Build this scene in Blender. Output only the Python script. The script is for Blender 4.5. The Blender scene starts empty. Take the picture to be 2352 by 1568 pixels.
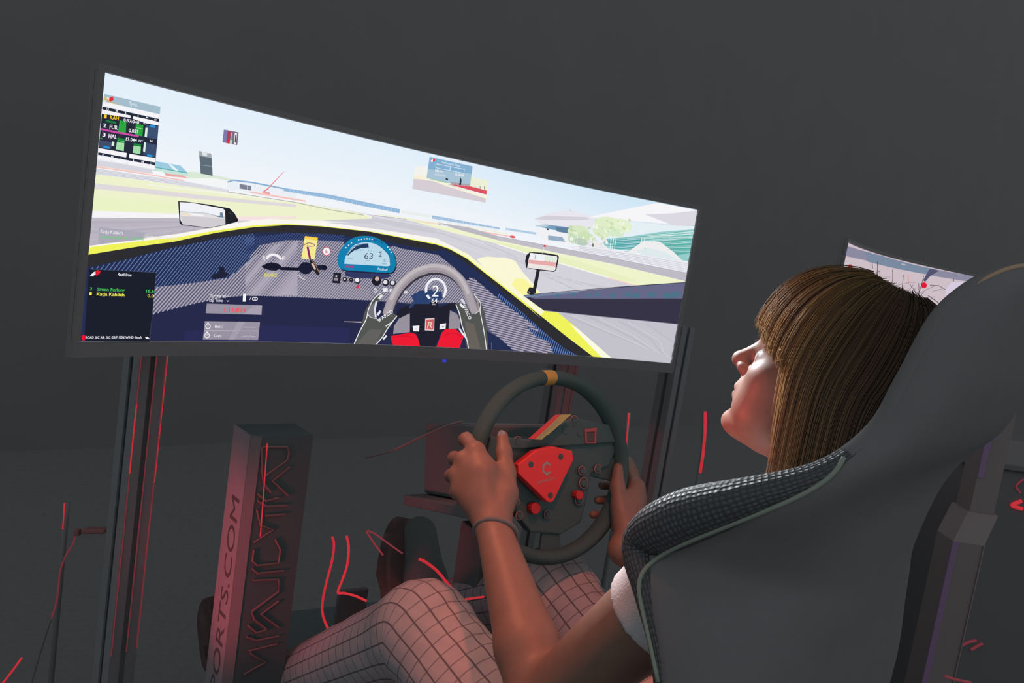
import bpy, bmesh, math, random
import numpy as np
from mathutils import Vector, Matrix
from mathutils.bvhtree import BVHTree
from mathutils.geometry import tessellate_polygon

random.seed(7)
rng = np.random.default_rng(7)
scene = bpy.context.scene
COL = scene.collection

# ------------------------------------------------------------------ camera
CAM_POS = np.array([-0.854038, -1.229184, 1.155230])
YAW, PITCH, ROLL, FPX = -0.7083156, -0.1148239, -0.1513621, 1908.17
def _rot(y, p, r):
    Rz = np.array([[math.cos(y), -math.sin(y), 0], [math.sin(y), math.cos(y), 0], [0, 0, 1]])
    Rx = np.array([[1, 0, 0], [0, math.cos(p), -math.sin(p)], [0, math.sin(p), math.cos(p)]])
    Ry = np.array([[math.cos(r), 0, math.sin(r)], [0, 1, 0], [-math.sin(r), 0, math.cos(r)]])
    return Rz @ Rx @ Ry
CM = _rot(YAW, PITCH, ROLL)          # columns: right, forward, up
cam = bpy.data.cameras.new('camera')
cam_o = bpy.data.objects.new('camera', cam)
COL.objects.link(cam_o)
cam_o.matrix_world = Matrix([[CM[i][0], CM[i][2], -CM[i][1], CAM_POS[i]] for i in range(3)] + [[0, 0, 0, 1]])
cam.sensor_width = 36.0
cam.lens = 36.0 * FPX / 2352.0
cam.clip_start = 0.02
scene.camera = cam_o

# ------------------------------------------------------------------ light and exposure
scene.view_settings.view_transform = 'Standard'
scene.view_settings.look = 'None'
scene.view_settings.gamma = 1.0
scene.view_settings.exposure = 0.0
scene.view_settings.use_curve_mapping = False
world = bpy.data.worlds.new('dim_hall')
scene.world = world
world.use_nodes = True
world.node_tree.nodes['Background'].inputs[0].default_value = (0.94, 1.0, 1.06, 1)
world.node_tree.nodes['Background'].inputs[1].default_value = 0.29

def lamp(name, kind, loc, target, energy, color, size=0.2, spot=1.0, blend=0.6):
    l = bpy.data.lights.new(name, kind)
    l.energy = energy; l.color = color
    if kind == 'SPOT':
        l.spot_size = spot; l.spot_blend = blend; l.shadow_soft_size = size
    elif kind == 'AREA':
        l.size = size
    else:
        l.shadow_soft_size = size
    o = bpy.data.objects.new(name, l); COL.objects.link(o)
    o.location = loc
    o.rotation_euler = (Vector(target) - Vector(loc)).to_track_quat('-Z', 'Y').to_euler()
    return o
lamp('red_floor_spot', 'SPOT', (-0.85, -0.24, 0.52), (-0.34, -0.05, 0.60), 9, (1.0, 0.10, 0.15), 0.04, 0.66, 0.7)
lamp('rear_red_spot', 'SPOT', (-0.5, -1.05, 2.5), (-0.07, -0.43, 0.79), 56, (1.0, 0.17, 0.09), 0.05, 0.32, 0.5)
lamp('front_amber_spot', 'SPOT', (-0.65, 0.25, 2.30), (-0.15, -0.57, 0.71), 68, (1.0, 0.27, 0.14), 0.07, 0.33, 0.4)
lamp('face_fill_spot', 'SPOT', (0.12, 0.08, 1.50), (-0.07, -0.68, 0.96), 90, (0.93, 0.97, 1.0), 0.05, 0.40, 0.5)  # unseen spot added to strengthen the screen's light on face and sleeve
lamp('side_red_spot', 'SPOT', (-0.9, 0.0, 0.75), (-0.01, -0.665, 0.995), 45, (1.0, 0.13, 0.10), 0.05, 0.17, 0.6)

# ------------------------------------------------------------------ helpers
def ray(x, y):
    return CM @ np.array([(x - 1176) / FPX, 1.0, (784 - y) / FPX])
def at(x, y, d):
    """the point of the room seen at photo pixel x, y at distance d along the view axis"""
    return CAM_POS + ray(x, y) * d
def at_plane(x, y, p, n):
    d = ray(x, y); n = np.asarray(n, float)
    return CAM_POS + d * (n @ (np.asarray(p, float) - CAM_POS)) / (n @ d)
def at_axis(x, y, axis, val):
    n = np.zeros(3); n[axis] = 1; p = np.zeros(3); p[axis] = val
    return at_plane(x, y, p, n)
def s2l(c):
    return tuple((v / 12.92 if v <= 0.04045 else ((v + 0.055) / 1.055) ** 2.4) for v in [k / 255 for k in c])
def nrm(v):
    v = np.asarray(v, float); return v / np.linalg.norm(v)

MATS = {}
def mat(name, color, rough=0.6, metal=0.0, spec=0.3, bump=0.0, bscale=200.0, vary=0.0, emit=None, estr=1.0, coat=0.0, vscale=30.0):
    if name in MATS: return MATS[name]
    m = bpy.data.materials.new(name); m.use_nodes = True
    nt = m.node_tree; b = nt.nodes['Principled BSDF']
    b.inputs['Base Color'].default_value = (*color, 1)
    b.inputs['Roughness'].default_value = rough
    b.inputs['Metallic'].default_value = metal
    b.inputs['Specular IOR Level'].default_value = spec
    b.inputs['Coat Weight'].default_value = coat
    tc = nt.nodes.new('ShaderNodeTexCoord')
    if vary:
        n = nt.nodes.new('ShaderNodeTexNoise'); n.inputs['Scale'].default_value = vscale; n.inputs['Detail'].default_value = 4
        nt.links.new(tc.outputs['Object'], n.inputs['Vector'])
        mx = nt.nodes.new('ShaderNodeMix'); mx.data_type = 'RGBA'
        mx.inputs[6].default_value = (*[c * (1 - vary) for c in color], 1)
        mx.inputs[7].default_value = (*[min(1, c * (1 + vary)) for c in color], 1)
        nt.links.new(n.outputs['Fac'], mx.inputs[0]); nt.links.new(mx.outputs[2], b.inputs['Base Color'])
    if bump:
        n = nt.nodes.new('ShaderNodeTexNoise'); n.inputs['Scale'].default_value = bscale; n.inputs['Detail'].default_value = 3
        nt.links.new(tc.outputs['Object'], n.inputs['Vector'])
        bp = nt.nodes.new('ShaderNodeBump'); bp.inputs['Strength'].default_value = bump; bp.inputs['Distance'].default_value = 0.002
        nt.links.new(n.outputs['Fac'], bp.inputs['Height']); nt.links.new(bp.outputs['Normal'], b.inputs['Normal'])
    if emit:
        b.inputs['Emission Color'].default_value = (*emit, 1); b.inputs['Emission Strength'].default_value = estr
    MATS[name] = m
    return m

def link(o, parent=None):
    COL.objects.link(o)
    if parent is not None: o.parent = parent
    return o
def mesh_obj(name, verts, faces, m, parent=None, smooth=False):
    me = bpy.data.meshes.new(name)
    me.from_pydata([tuple(map(float, v)) for v in verts], [], [tuple(map(int, f)) for f in faces])
    me.materials.append(m)
    me.update()
    if smooth:
        me.polygons.foreach_set('use_smooth', [True] * len(me.polygons))
    return link(bpy.data.objects.new(name, me), parent)
def thing(name, label, cat, group=None, parent=None):
    o = bpy.data.objects.new(name, None); COL.objects.link(o)
    o.empty_display_size = 0.1
    return tag(o, label, cat, group)
def tag(o, label, cat, group=None):
    o['label'] = label; o['category'] = cat
    if group: o['group'] = group
    return o
def struct(o, label=None):
    o['kind'] = 'structure'
    if label: o['label'] = label
    return o

class MB:
    def __init__(s): s.v = []; s.f = []
    def add(s, v, f):
        k = len(s.v); s.v += [np.asarray(p, float) for p in v]; s.f += [tuple(i + k for i in q) for q in f]; return s
    def box(s, c, ax, half):
        c = np.asarray(c, float); ax = [nrm(a) * h for a, h in zip(ax, half)]
        v = [c + i * ax[0] + j * ax[1] + k * ax[2] for i in (-1, 1) for j in (-1, 1) for k in (-1, 1)]
        return s.add(v, [(0, 1, 3, 2), (4, 6, 7, 5), (0, 4, 5, 1), (2, 3, 7, 6), (0, 2, 6, 4), (1, 5, 7, 3)])
    def aabb(s, lo, hi):
        lo = np.array(lo, float); hi = np.array(hi, float)
        return s.box((lo + hi) / 2, np.eye(3), (hi - lo) / 2)
    def prism(s, pts, off):
        """polygon pts (3-D, in order) extruded by vector off"""
        n = len(pts); off = np.asarray(off, float)
        v = [np.asarray(p, float) for p in pts]; v = v + [p + off for p in v]
        f = [tuple(range(n)), tuple(range(2 * n - 1, n - 1, -1))]
        f += [(i, i + n, (i + 1) % n + n, (i + 1) % n) for i in range(n)]
        return s.add(v, f)
    def tube(s, pts, r, seg=8, closed=False, caps=True):
        pts = [np.asarray(p, float) for p in pts]; n = len(pts)
        rr = r if hasattr(r, '__len__') else [r] * n
        v = []; up = None
        for i, p in enumerate(pts):
            if closed: t = pts[(i + 1) % n] - pts[i - 1]
            else: t = pts[min(i + 1, n - 1)] - pts[max(i - 1, 0)]
            t = nrm(t)
            if up is None:
                up = np.array([0, 0, 1.0]) if abs(t[2]) < 0.9 else np.array([1.0, 0, 0])
            a = nrm(np.cross(t, up)); up = nrm(np.cross(a, t))
            for k in range(seg):
                w = 2 * math.pi * k / seg
                v.append(p + rr[i] * (math.cos(w) * a + math.sin(w) * up))
        f = []
        for i in range(n if closed else n - 1):
            j = (i + 1) % n
            for k in range(seg):
                l = (k + 1) % seg
                f.append((i * seg + k, i * seg + l, j * seg + l, j * seg + k))
        if caps and not closed:
            f.append(tuple(range(seg - 1, -1, -1))); f.append(tuple((n - 1) * seg + k for k in range(seg)))
        return s.add(v, f)
    def cyl(s, c, n, r, h, seg=20, r2=None):
        """cylinder from c along n"""
        n = nrm(n); c = np.asarray(c, float)
        return s.tube([c, c + n * h * 0.999, c + n * h], [r, r if r2 is None else r2, (r if r2 is None else r2) * 0.9], seg)
    def grid(s, P):
        """P: rows x cols x 3"""
        a, b = P.shape[:2]
        return s.add(P.reshape(-1, 3), [(i * b + j, i * b + j + 1, (i + 1) * b + j + 1, (i + 1) * b + j) for i in range(a - 1) for j in range(b - 1)])
    def build(s, name, m, parent=None, smooth=False, bevel=0.0):
        o = mesh_obj(name, s.v, s.f, m, parent, smooth)
        bm = bmesh.new(); bm.from_mesh(o.data)
        bmesh.ops.recalc_face_normals(bm, faces=bm.faces)
        bm.to_mesh(o.data); bm.free()
        if bevel:
            b = o.modifiers.new('bevel', 'BEVEL'); b.width = bevel; b.segments = 2; b.limit_method = 'ANGLE'
        return o

def catmull(P, n=8, closed=False):
    P = np.array(P, float); m = len(P); out = []
    rngi = range(m if closed else m - 1)
    for i in rngi:
        if closed: a, b, c, d = P[i - 1], P[i], P[(i + 1) % m], P[(i + 2) % m]
        else: a, b, c, d = P[max(i - 1, 0)], P[i], P[i + 1], P[min(i + 2, m - 1)]
        for k in range(n):
            t = k / n
            out.append(0.5 * ((2 * b) + (c - a) * t + (2 * a - 5 * b + 4 * c - d) * t * t + (3 * b - a - 3 * c + d) * t ** 3))
    if not closed: out.append(P[-1])
    return np.array(out)

def text_mesh(s, bold=False):
    """2-D vertices and faces of a line of lettering, cap height 1, starting at x = 0"""
    cu = bpy.data.curves.new('lettering', 'FONT'); cu.body = s; cu.size = 1.0; cu.resolution_u = 3
    if bold: cu.offset = 0.018
    o = bpy.data.objects.new('lettering', cu); COL.objects.link(o)
    dg = bpy.context.evaluated_depsgraph_get(); dg.update()
    ev = o.evaluated_get(dg); me = ev.to_mesh()
    v = np.array([p.co[:2] for p in me.vertices]) if len(me.vertices) else np.zeros((0, 2))
    f = [tuple(p.vertices) for p in me.polygons]
    ev.to_mesh_clear(); bpy.data.objects.remove(o); bpy.data.curves.remove(cu)
    if len(v):
        v[:, 0] -= v[:, 0].min(); v = v / 0.73
    return v, f

# ------------------------------------------------------------------ the room
M_wall = mat('dark_painted_wall', (0.216, 0.212, 0.212), 0.9, spec=0.1, vary=0.05, vscale=3)
M_floor = mat('dark_carpet', (0.218, 0.218, 0.218), 0.95, spec=0.05, vary=0.15, vscale=60, bump=0.3, bscale=300)
struct(mesh_obj('floor', [(-4, -4, 0), (30, -4, 0), (30, 2.6, 0), (-4, 2.6, 0)], [(0, 1, 2, 3)], M_floor), 'dark carpeted floor of the hall')
b = MB(); b.aabb((-4, 2.6, 0), (30, 2.7, 14)); struct(b.build('wall_back', M_wall), 'plain dark wall behind the monitors')

# ------------------------------------------------------------------ curved monitors
SR, SW, SH, SZ = 2.2, 1.196, 0.336, 1.12
M_black = mat('black_plastic', (0.20, 0.20, 0.203), 0.55, spec=0.25, bump=0.1, bscale=900)
M_black_soft = mat('black_soft_plastic', (0.19, 0.19, 0.195), 0.75, spec=0.2)

def monitor_shell(cx, cy, yaw, name, label):
    root = thing(name, label, 'monitor', 'curved gaming monitors')
    c, s = math.cos(yaw), math.sin(yaw)
    def sp(a, z, off):
        """arc position a (metres along the screen), height z over its centre, off in front (+) or behind (-)"""
        w = a / SR; r = SR - off
        x, y = r * math.sin(w), -(SR - r * math.cos(w))
        return np.array([cx + c * x - s * y, cy + s * x + c * y, SZ + z])
    mb = MB()
    A = np.linspace(-SW / 2 - 0.009, SW / 2 + 0.009, 61)
    zt, zb = SH / 2 + 0.009, -SH / 2 - 0.021
    # one closed profile swept along the arc: bezel lip, front recess, back with a bulge
    prof = [(-SH / 2 - 0.0005, -0.001), (-SH / 2 - 0.0005, 0.006), (zb, 0.006), (zb - 0.002, -0.012), (-0.11, -0.03), (-0.06, -0.055), (0.06, -0.055), (0.11, -0.03), (zt + 0.001, -0.012), (zt, 0.006), (SH / 2 + 0.0005, 0.006), (SH / 2 + 0.0005, -0.001)]
    def thin(a, o): return o if o > -0.012 else -0.012 + (o + 0.012) * max(0.0, 1 - (2 * a / SW) ** 2 * 1.6)
    P = np.array([[sp(a, z, thin(a, o)) for z, o in prof] + [sp(a, *prof[0])] for a in A])
    mb.grid(P)
    n = len(prof)
    for k, a in ((0, A[0]), (-1, A[-1])):
        mb.add([sp(a, z, thin(a, o)) for z, o in prof], [tuple(range(n))])
    # side bezels closing the picture left and right
    for sgn in (-1, 1):
        a0, a1 = sgn * (SW / 2 + 0.0005), sgn * (SW / 2 + 0.009)
        v = [sp(a, z, o) for a in (a0, a1) for z in (-SH / 2 - 0.001, SH / 2 + 0.001) for o in (-0.002, 0.006)]
        mb.add(v, [(0, 1, 3, 2), (4, 6, 7, 5), (0, 4, 5, 1), (2, 3, 7, 6), (0, 2, 6, 4), (1, 5, 7, 3)])
    mb.build('housing', M_black, root, smooth=False)
    # arm and plate on the back
    mb = MB(); mb.box(sp(0, 0, -0.075), [(c, s, 0), (-s, c, 0), (0, 0, 1)], (0.06, 0.02, 0.06))
    mb.build('mounting_plate', M_black_soft, root, bevel=0.004)
    return root, sp

mon1, SP1 = monitor_shell(0, 0, 0, 'curved_monitor', 'large curved ultrawide monitor showing a racing cockpit and track')
mon2, SP2 = monitor_shell(1.70, 0.0, 0.1, 'curved_monitor', 'distant curved monitor showing a pale pink and grey picture behind the head')
Q2 = (1.70, 0.0, 0.1)

# emission of the picture elements comes from the colour stored with each printed shape
M_screen = bpy.data.materials.new('lit_screen'); M_screen.use_nodes = True
nt = M_screen.node_tree; nt.nodes.clear()
o_ = nt.nodes.new('ShaderNodeOutputMaterial'); e_ = nt.nodes.new('ShaderNodeEmission'); a_ = nt.nodes.new('ShaderNodeAttribute')
a_.attribute_name = 'Col'; e_.inputs[1].default_value = 1.0
nt.links.new(a_.outputs['Color'], e_.inputs[0]); nt.links.new(e_.outputs[0], o_.inputs[0])
M_screen.cycles.emission_sampling = 'FRONT'

class Picture:
    """flat shapes laid on a curved screen, later ones over earlier ones"""
    def __init__(s, pose, sp, dim=1.0):
        s.pose = pose; s.sp = sp; s.layer = 0; s.v = []; s.f = []; s.c = []; s.dim = dim
    def av(s, p):
        """photo pixel -> (arc position, height) on this screen"""
        cx, cy, yaw = s.pose; d = ray(*p); c, n = math.cos(-yaw), math.sin(-yaw)
        o = CAM_POS - np.array([cx, cy, SZ])
        ox, oy = c * o[0] - n * o[1], n * o[0] + c * o[1]
        dx, dy = c * d[0] - n * d[1], n * d[0] + c * d[1]
        oy += SR
        A = dx * dx + dy * dy; B = ox * dx + oy * dy; C = ox * ox + oy * oy - SR * SR
        t = (-B + math.sqrt(max(B * B - A * C, 0))) / A
        return (SR * math.atan2(ox + t * dx, oy + t * dy), o[2] + t * d[2])
    def tris(s, T, color):
        """T: list of triangles in (a, z); colour or function of (a, z)"""
        off = 0.0001 + s.layer * 0.000012; s.layer += 1
        st = 0.01
        for t in T:
            amin = max(min(p[0] for p in t), -SW / 2); amax = min(max(p[0] for p in t), SW / 2)
            if amax <= amin: continue
            k0, k1 = math.floor(amin / st), math.ceil(amax / st)
            for k in range(k0, k1):
                poly = list(t)
                lo, hi = max(k * st, -SW / 2), min((k + 1) * st, SW / 2)
                for ax, lim, sg in ((0, lo, 1), (0, hi, -1), (1, -SH / 2, 1), (1, SH / 2, -1)):
                    out = []
                    for i in range(len(poly)):
                        p, q = poly[i - 1], poly[i]
                        ip, iq = (p[ax] - lim) * sg >= 0, (q[ax] - lim) * sg >= 0
                        if ip != iq:
                            w = (lim - p[ax]) / (q[ax] - p[ax]); out.append((p[0] + w * (q[0] - p[0]), p[1] + w * (q[1] - p[1])))
                        if iq: out.append(q)
                    poly = out
                    if len(poly) < 3: break
                if len(poly) < 3: continue
                b = len(s.v)
                for p in poly:
                    s.v.append(s.sp(p[0], p[1], off))
                    cc = color(*p) if callable(color) else color
                    s.c.append([v * s.dim for v in s2l(cc)] + [1.0])
                s.f.append(tuple(range(b, b + len(poly))))
    def poly(s, pts, color):
        q = [s.av(p) for p in pts]
        ix = tessellate_polygon([[Vector((a * 10, z * 10, 0)) for a, z in q]])
        s.tris([[q[i] for i in t] for t in ix], color)
    def stroke(s, pts, w, color, smooth=False):
        if smooth: pts = [tuple(p) for p in catmull(pts, 5)]
        T = []
        n = len(pts); L = []; R = []
        for i in range(n):
            a = np.array(pts[max(i - 1, 0)], float); b = np.array(pts[min(i + 1, n - 1)], float)
            d = b - a; d = d / (np.linalg.norm(d) + 1e-9); m = np.array([-d[1], d[0]])
            ww = (w[i * len(w) // n] if hasattr(w, '__len__') else w) / 2
            L.append(s.av(np.array(pts[i]) + m * ww)); R.append(s.av(np.array(pts[i]) - m * ww))
        for i in range(n - 1):
            T += [[L[i], R[i], R[i + 1]], [L[i], R[i + 1], L[i + 1]]]
        s.tris(T, color)
    def disc(s, c, rx, ry, color, n=18, tilt=0.0):
        ct, st_ = math.cos(tilt), math.sin(tilt)
        s.poly([(c[0] + rx * math.cos(t) * ct - ry * math.sin(t) * st_, c[1] + rx * math.cos(t) * st_ + ry * math.sin(t) * ct) for t in np.linspace(0, 2 * math.pi, n, endpoint=False)], color)
    def ring(s, c, rx, ry, w, color, a0=0, a1=360, n=30, tilt=0.0):
        ct, st_ = math.cos(tilt), math.sin(tilt)
        s.stroke([(c[0] + rx * math.cos(t) * ct - ry * math.sin(t) * st_, c[1] + rx * math.cos(t) * st_ + ry * math.sin(t) * ct) for t in np.radians(np.linspace(a0, a1, n))], w, color)
    def text(s, body, p0, p1, h, color, lean=(0.09, -1.0), bold=False):
        """lettering from p0 to p1 along the baseline, h photo pixels tall"""
        v, f = text_mesh(body, bold)
        if not len(v): return
        p0 = np.array(p0, float); p1 = np.array(p1, float)
        W = v[:, 0].max(); up = np.array(lean) * h
        P = [s.av(p0 + (p1 - p0) * (x / W) + up * y) for x, y in v]
        T = []
        for q in f:
            for i in range(1, len(q) - 1): T.append([P[q[0]], P[q[i]], P[q[i + 1]]])
        s.tris(T, color)
    def hatch(s, region, dirn, pitch, w, color):
        """parallel lines cut to a region; pitch and width may vary from left to right"""
        R = np.array(region, float); d = nrm(dirn); m = np.array([-d[1], d[0]])
        if m[0] < 0: m = -m
        k = R @ m; lo, hi = k.min(), k.max(); T = []
        x = lo
        while x < hi:
            fr = (x - lo) / (hi - lo)
            pt = pitch[0] + (pitch[1] - pitch[0]) * fr if hasattr(pitch, '__len__') else pitch
            ww = (w[0] + (w[1] - w[0]) * fr if hasattr(w, '__len__') else w) / 2
            hits = []
            for i in range(len(R)):
                a, b = R[i - 1], R[i]; ka, kb = a @ m - x, b @ m - x
                if (ka > 0) != (kb > 0):
                    q = a + (b - a) * ka / (ka - kb); hits.append(q @ d)
            hits.sort()
            for i in range(0, len(hits) - 1, 2):
                a, b = m * x + d * hits[i], m * x + d * hits[i + 1]
                q = [s.av(a + m * ww), s.av(a - m * ww), s.av(b - m * ww), s.av(b + m * ww)]
                T += [[q[0], q[1], q[2]], [q[0], q[2], q[3]]]
            x += pt
        s.tris(T, color)
    def build(s, parent):
        me = bpy.data.meshes.new('display')
        me.from_pydata([tuple(map(float, p)) for p in s.v], [], s.f)
        at_ = me.color_attributes.new('Col', 'FLOAT_COLOR', 'POINT')
        at_.data.foreach_set('color', np.array(s.c, dtype=np.float32).ravel())
        me.materials.append(M_screen)
        return link(bpy.data.objects.new('display', me), parent)

def crop(ox, oy, k):
    return lambda *pts: [(ox + x / k, oy + y / k) for x, y in pts]
r1 = crop(160, 140, 4.523); r2 = crop(160, 460, 4.523); r3 = crop(560, 500, 5.227)
r4 = crop(780, 560, 5.113); r5 = crop(860, 320, 5.6); r6 = crop(1140, 440, 3.734)

PIC = Picture((0, 0, 0), SP1)
P, K, D, X = PIC.poly, PIC.stroke, PIC.disc, PIC.text
def lerp3(a, b, t):
    t = min(max(t, 0), 1); return tuple(a[i] + (b[i] - a[i]) * t for i in range(3))
# sky: pale blue at the top, white towards the horizon
N = 24
for i in range(N):
    z0, z1 = -SH / 2 + SH * i / N, -SH / 2 + SH * (i + 1) / N
    cf = lambda a, z: lerp3((244, 246, 250), lerp3((226, 239, 250), (208, 230, 246), (a + 0.1) / 0.5), (z - 0.035) / 0.13)
    PIC.tris([[(-SW / 2, z0), (SW / 2, z0), (SW / 2, z1)], [(-SW / 2, z0), (SW / 2, z1), (-SW / 2, z1)]], cf); PIC.layer -= 1
PIC.layer += 1
# far left: pale buildings, barrier and lawn
P(r1((262, 1010), (860, 1090), (860, 1140), (255, 1100)), (232, 232, 238))
P(r1((270, 1030), (560, 1070), (860, 1130), (860, 1165), (260, 1090)), (214, 214, 224))
P(r1((865, 1035), (1150, 1085), (1230, 1165), (865, 1105)), (158, 205, 226))
P(r1((1020, 1065), (1050, 1072), (1130, 1140), (1090, 1135)), (240, 246, 250))
P(r1((865, 1100), (1230, 1160), (1225, 1200), (1130, 1200), (865, 1135)), (198, 228, 220))
K(r1((865, 1100), (1230, 1163)), 2, (88, 172, 172))
P(r1((985, 1165), (1180, 1190), (1230, 1215), (1000, 1195)), (238, 170, 165))
P(r1((1230, 1150), (1300, 1150), (1560, 1195), (1700, 1230), (1680, 1260), (1450, 1240), (1220, 1225)), (218, 234, 214))
P(r1((1200, 1215), (1500, 1215), (1700, 1255), (1700, 1310), (1200, 1260)), (244, 245, 246))
P(r1((865, 1140), (970, 1150), (970, 1185), (865, 1165)), (246, 246, 246))
K(r1((255, 1098), (700, 1160), (1180, 1240)), 2.6, (246, 196, 186))
K(r1((255, 1085), (500, 1120), (860, 1170)), 2.0, (240, 214, 210))
# the straight beyond the lawn, with a long white and blue grandstand
P(r1((1630, 1250), (1700, 1240), (2352, 1330), (2352, 1430), (1880, 1360), (1640, 1330)), (236, 240, 246))
K(r1((1640, 1258), (1700, 1238), (1900, 1262), (2352, 1350)), 3.4, (138, 176, 214))
P(r1((1765, 1275), (1885, 1298), (1885, 1345), (1765, 1325)), (128, 132, 148))
K(r1((1845, 1290), (1843, 1340)), 1.0, (210, 214, 224))
K(r1((2010, 1360), (2060, 1325), (2225, 1148)), [3.4, 2.4, 1.0], (236, 120, 130))
P(r1((2010, 1355), (2080, 1365), (2080, 1385), (2000, 1375)), (244, 160, 160))
K(r1((1870, 1360), (2352, 1440)), 4, (248, 196, 190)); K([(680, 458), (702, 462)], 4, (248, 200, 194))
K([(652, 435), (760, 452), (830, 467), (918, 485)], [7, 9, 10, 9], (150, 186, 220))
for x in range(665, 915, 9): K([(x, 432 + (x - 652) * 0.188), (x + 0.5, 440 + (x - 652) * 0.188)], 0.8, (200, 218, 236))
K([(700, 436), (800, 452), (916, 474)], 3, (236, 242, 248))
K(r5((340, 930), (720, 990)), 7, (232, 240, 238))
# barrier band and lawn
P(r1((253, 1112), (700, 1180), (1200, 1250), (1650, 1335), (1650, 1365), (1200, 1300), (700, 1230), (246, 1172)), (206, 206, 217))
for k in range(4): K(r1((252, 1122 + k * 14), (700, 1188 + k * 14), (1200, 1258 + k * 12), (1640, 1335 + k * 8)), 0.8, (240, 240, 246))
LAWN = r1((245, 1174), (700, 1232), (1200, 1302), (1700, 1372), (2352, 1462)) + [(760, 478), (820, 488), (852, 497), (850, 503), (820, 508), (700, 508)] + r2((1740, 170), (1100, 142), (205, 106))
P(LAWN, (238, 242, 205))
P(r1((240, 1268), (700, 1315), (1300, 1385), (2000, 1455), (2352, 1490), (2352, 1520), (2000, 1490), (1300, 1430), (700, 1370), (234, 1325)), (224, 218, 221))
P(r1((800, 1275), (1700, 1372), (2352, 1462), (2352, 1475), (1700, 1395), (800, 1290)), (244, 244, 228))
P(r1((234, 1400), (1100, 1480), (1100, 1560), (220, 1560)), (234, 243, 198))
K(r1((1640, 1358), (2352, 1470)) + [(760, 482), (835, 494)], 1.6, (176, 178, 172))
# tarmac
P(r2((204, 178), (1110, 186), (1745, 198), (1600, 262), (1100, 350), (700, 402), (178, 475)), (186, 181, 193))
for k in range(7): K(r2((204, 190 + k * 36), (600, 196 + k * 30), (1100, 205 + k * 18), (1500, 215 + k * 6)), 2.4, ((194, 188, 198), (176, 172, 186), (188, 182, 196))[k % 3])
P(r2((206, 106), (1105, 140), (1105, 186), (204, 178)), (246, 244, 247))
P(r2((1700, 168), (2352, 165), (2352, 190), (1740, 205)), (246, 226, 224))
TR = [(545, 505), (700, 512), (830, 510), (853, 502), (853, 496), (835, 491), (760, 476), (700, 466)] + r5((0, 975), (700, 1085), (1300, 1190), (2000, 1330)) + r6((350, 555), (700, 655), (1200, 805), (1614, 778), (1600, 920), (1550, 1135), (1484, 1469), (980, 1427), (500, 1030), (200, 850), (0, 700)) + [(1100, 640), (1000, 560), (800, 530), (545, 520)]
P(TR, (212, 210, 219))
K(r3((600, 35), (900, 40), (1200, 32), (1420, 25), (1530, 12), (1480, -12)), 2.6, (248, 244, 244))
P(r3((900, 30), (1540, 10), (1900, 30), (2300, 130), (2300, 190), (1900, 120), (1500, 70)), (204, 203, 211))
for i, (y0, y1, c) in enumerate(((1090, 1190, (220, 218, 226)), (1130, 1250, (203, 201, 210)), (1170, 1320, (216, 214, 223)))):
    K(r5((0, y0 - 100), (900, y1 - 30), (1500, y1 + 180)), 3, c)
for k in range(14):
    x = 1040 + k * 24; y = 520 + k * 13
    K([(x, y), (x + 90, y + 40), (x + 240, y + 128)], 1.2, ((202, 200, 210), (221, 219, 227), (194, 192, 203))[k % 3])
# far edges of the track ahead
K(r5((0, 955), (500, 1030), (1200, 1130), (1700, 1215)), 2.2, (240, 240, 206))
K(r5((0, 975), (500, 1040), (900, 1105)), 1.0, (150, 148, 142))
K(r5((440, 1035), (820, 1090)), 2, (246, 206, 196))
P(r5((730, 980), (760, 978), (1610, 1135), (1605, 1155), (740, 1018)), (164, 194, 222))
for k in range(9): K(r5((760 + k * 95, 985 + k * 17), (762 + k * 95, 1015 + k * 17)), 1.0, (226, 236, 246))
P(r5((740, 1020), (1600, 1158), (1600, 1180), (740, 1045)), (236, 240, 246))
K(r5((1680, 1150), (2230, 1235)), 5, (176, 204, 226))
for k in range(20): K(r5((1690 + k * 28, 1148 + k * 5), (1690 + k * 28, 1185 + k * 5)), 0.9, (232, 240, 247))
K(r5((1250, 1165), (1720, 1245)), 2.6, (248, 190, 184))
D(r5((1770, 1252))[0], 7, 3, (236, 96, 104), tilt=0.15)
# right-hand side: second road, verge, rails, stands, trees, pit building
P(r6((320, 232), (430, 188), (560, 165), (660, 160), (780, 200), (860, 215), (800, 330), (560, 345), (400, 300)), (232, 230, 238))
P(r6((320, 232), (430, 205), (760, 218), (800, 235), (700, 245), (420, 242)), (212, 208, 219))
P(r6((330, 288), (430, 282), (640, 308), (620, 350), (440, 320)), (120, 160, 190))
P(r6((330, 285), (450, 290), (420, 305), (335, 296)), (180, 204, 218))
P(r6((500, 300), (640, 312), (600, 360), (520, 350)), (96, 130, 160))
P(r6((340, 310), (620, 360), (800, 420), (800, 470), (420, 420), (335, 380)), (240, 240, 245))
P(r6((440, 375), (560, 388), (590, 430), (440, 412)), (150, 172, 196))
D(r6((437, 323))[0], 2, 2, (36, 36, 40), 8)
K(r6((625, 150), (640, 175)), 4, (220, 222, 226))
P(r6((790, 215), (960, 180), (1380, 96), (1722, 160), (1705, 240), (1690, 300), (1300, 260), (950, 235)), (246, 245, 248))
P(r6((1270, 196), (1500, 186), (1718, 162), (1700, 292), (1500, 288), (1440, 260)), (220, 217, 227))
K(r6((1490, 292), (1698, 292)), 1.6, (196, 198, 210)); K(r6((930, 235), (1490, 288)), 1.2, (222, 222, 232))
P(r6((950, 235), (1490, 290), (1698, 294), (1694, 322), (1400, 335), (1000, 390), (860, 380)), (228, 240, 245))
P(r6((900, 405), (1100, 392), (1400, 345), (1692, 322), (1650, 600), (1450, 560), (1180, 515), (930, 480)), (150, 205, 203))
P(r6((940, 410), (1240, 395), (1210, 500), (1000, 490)), (92, 172, 178))
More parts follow.
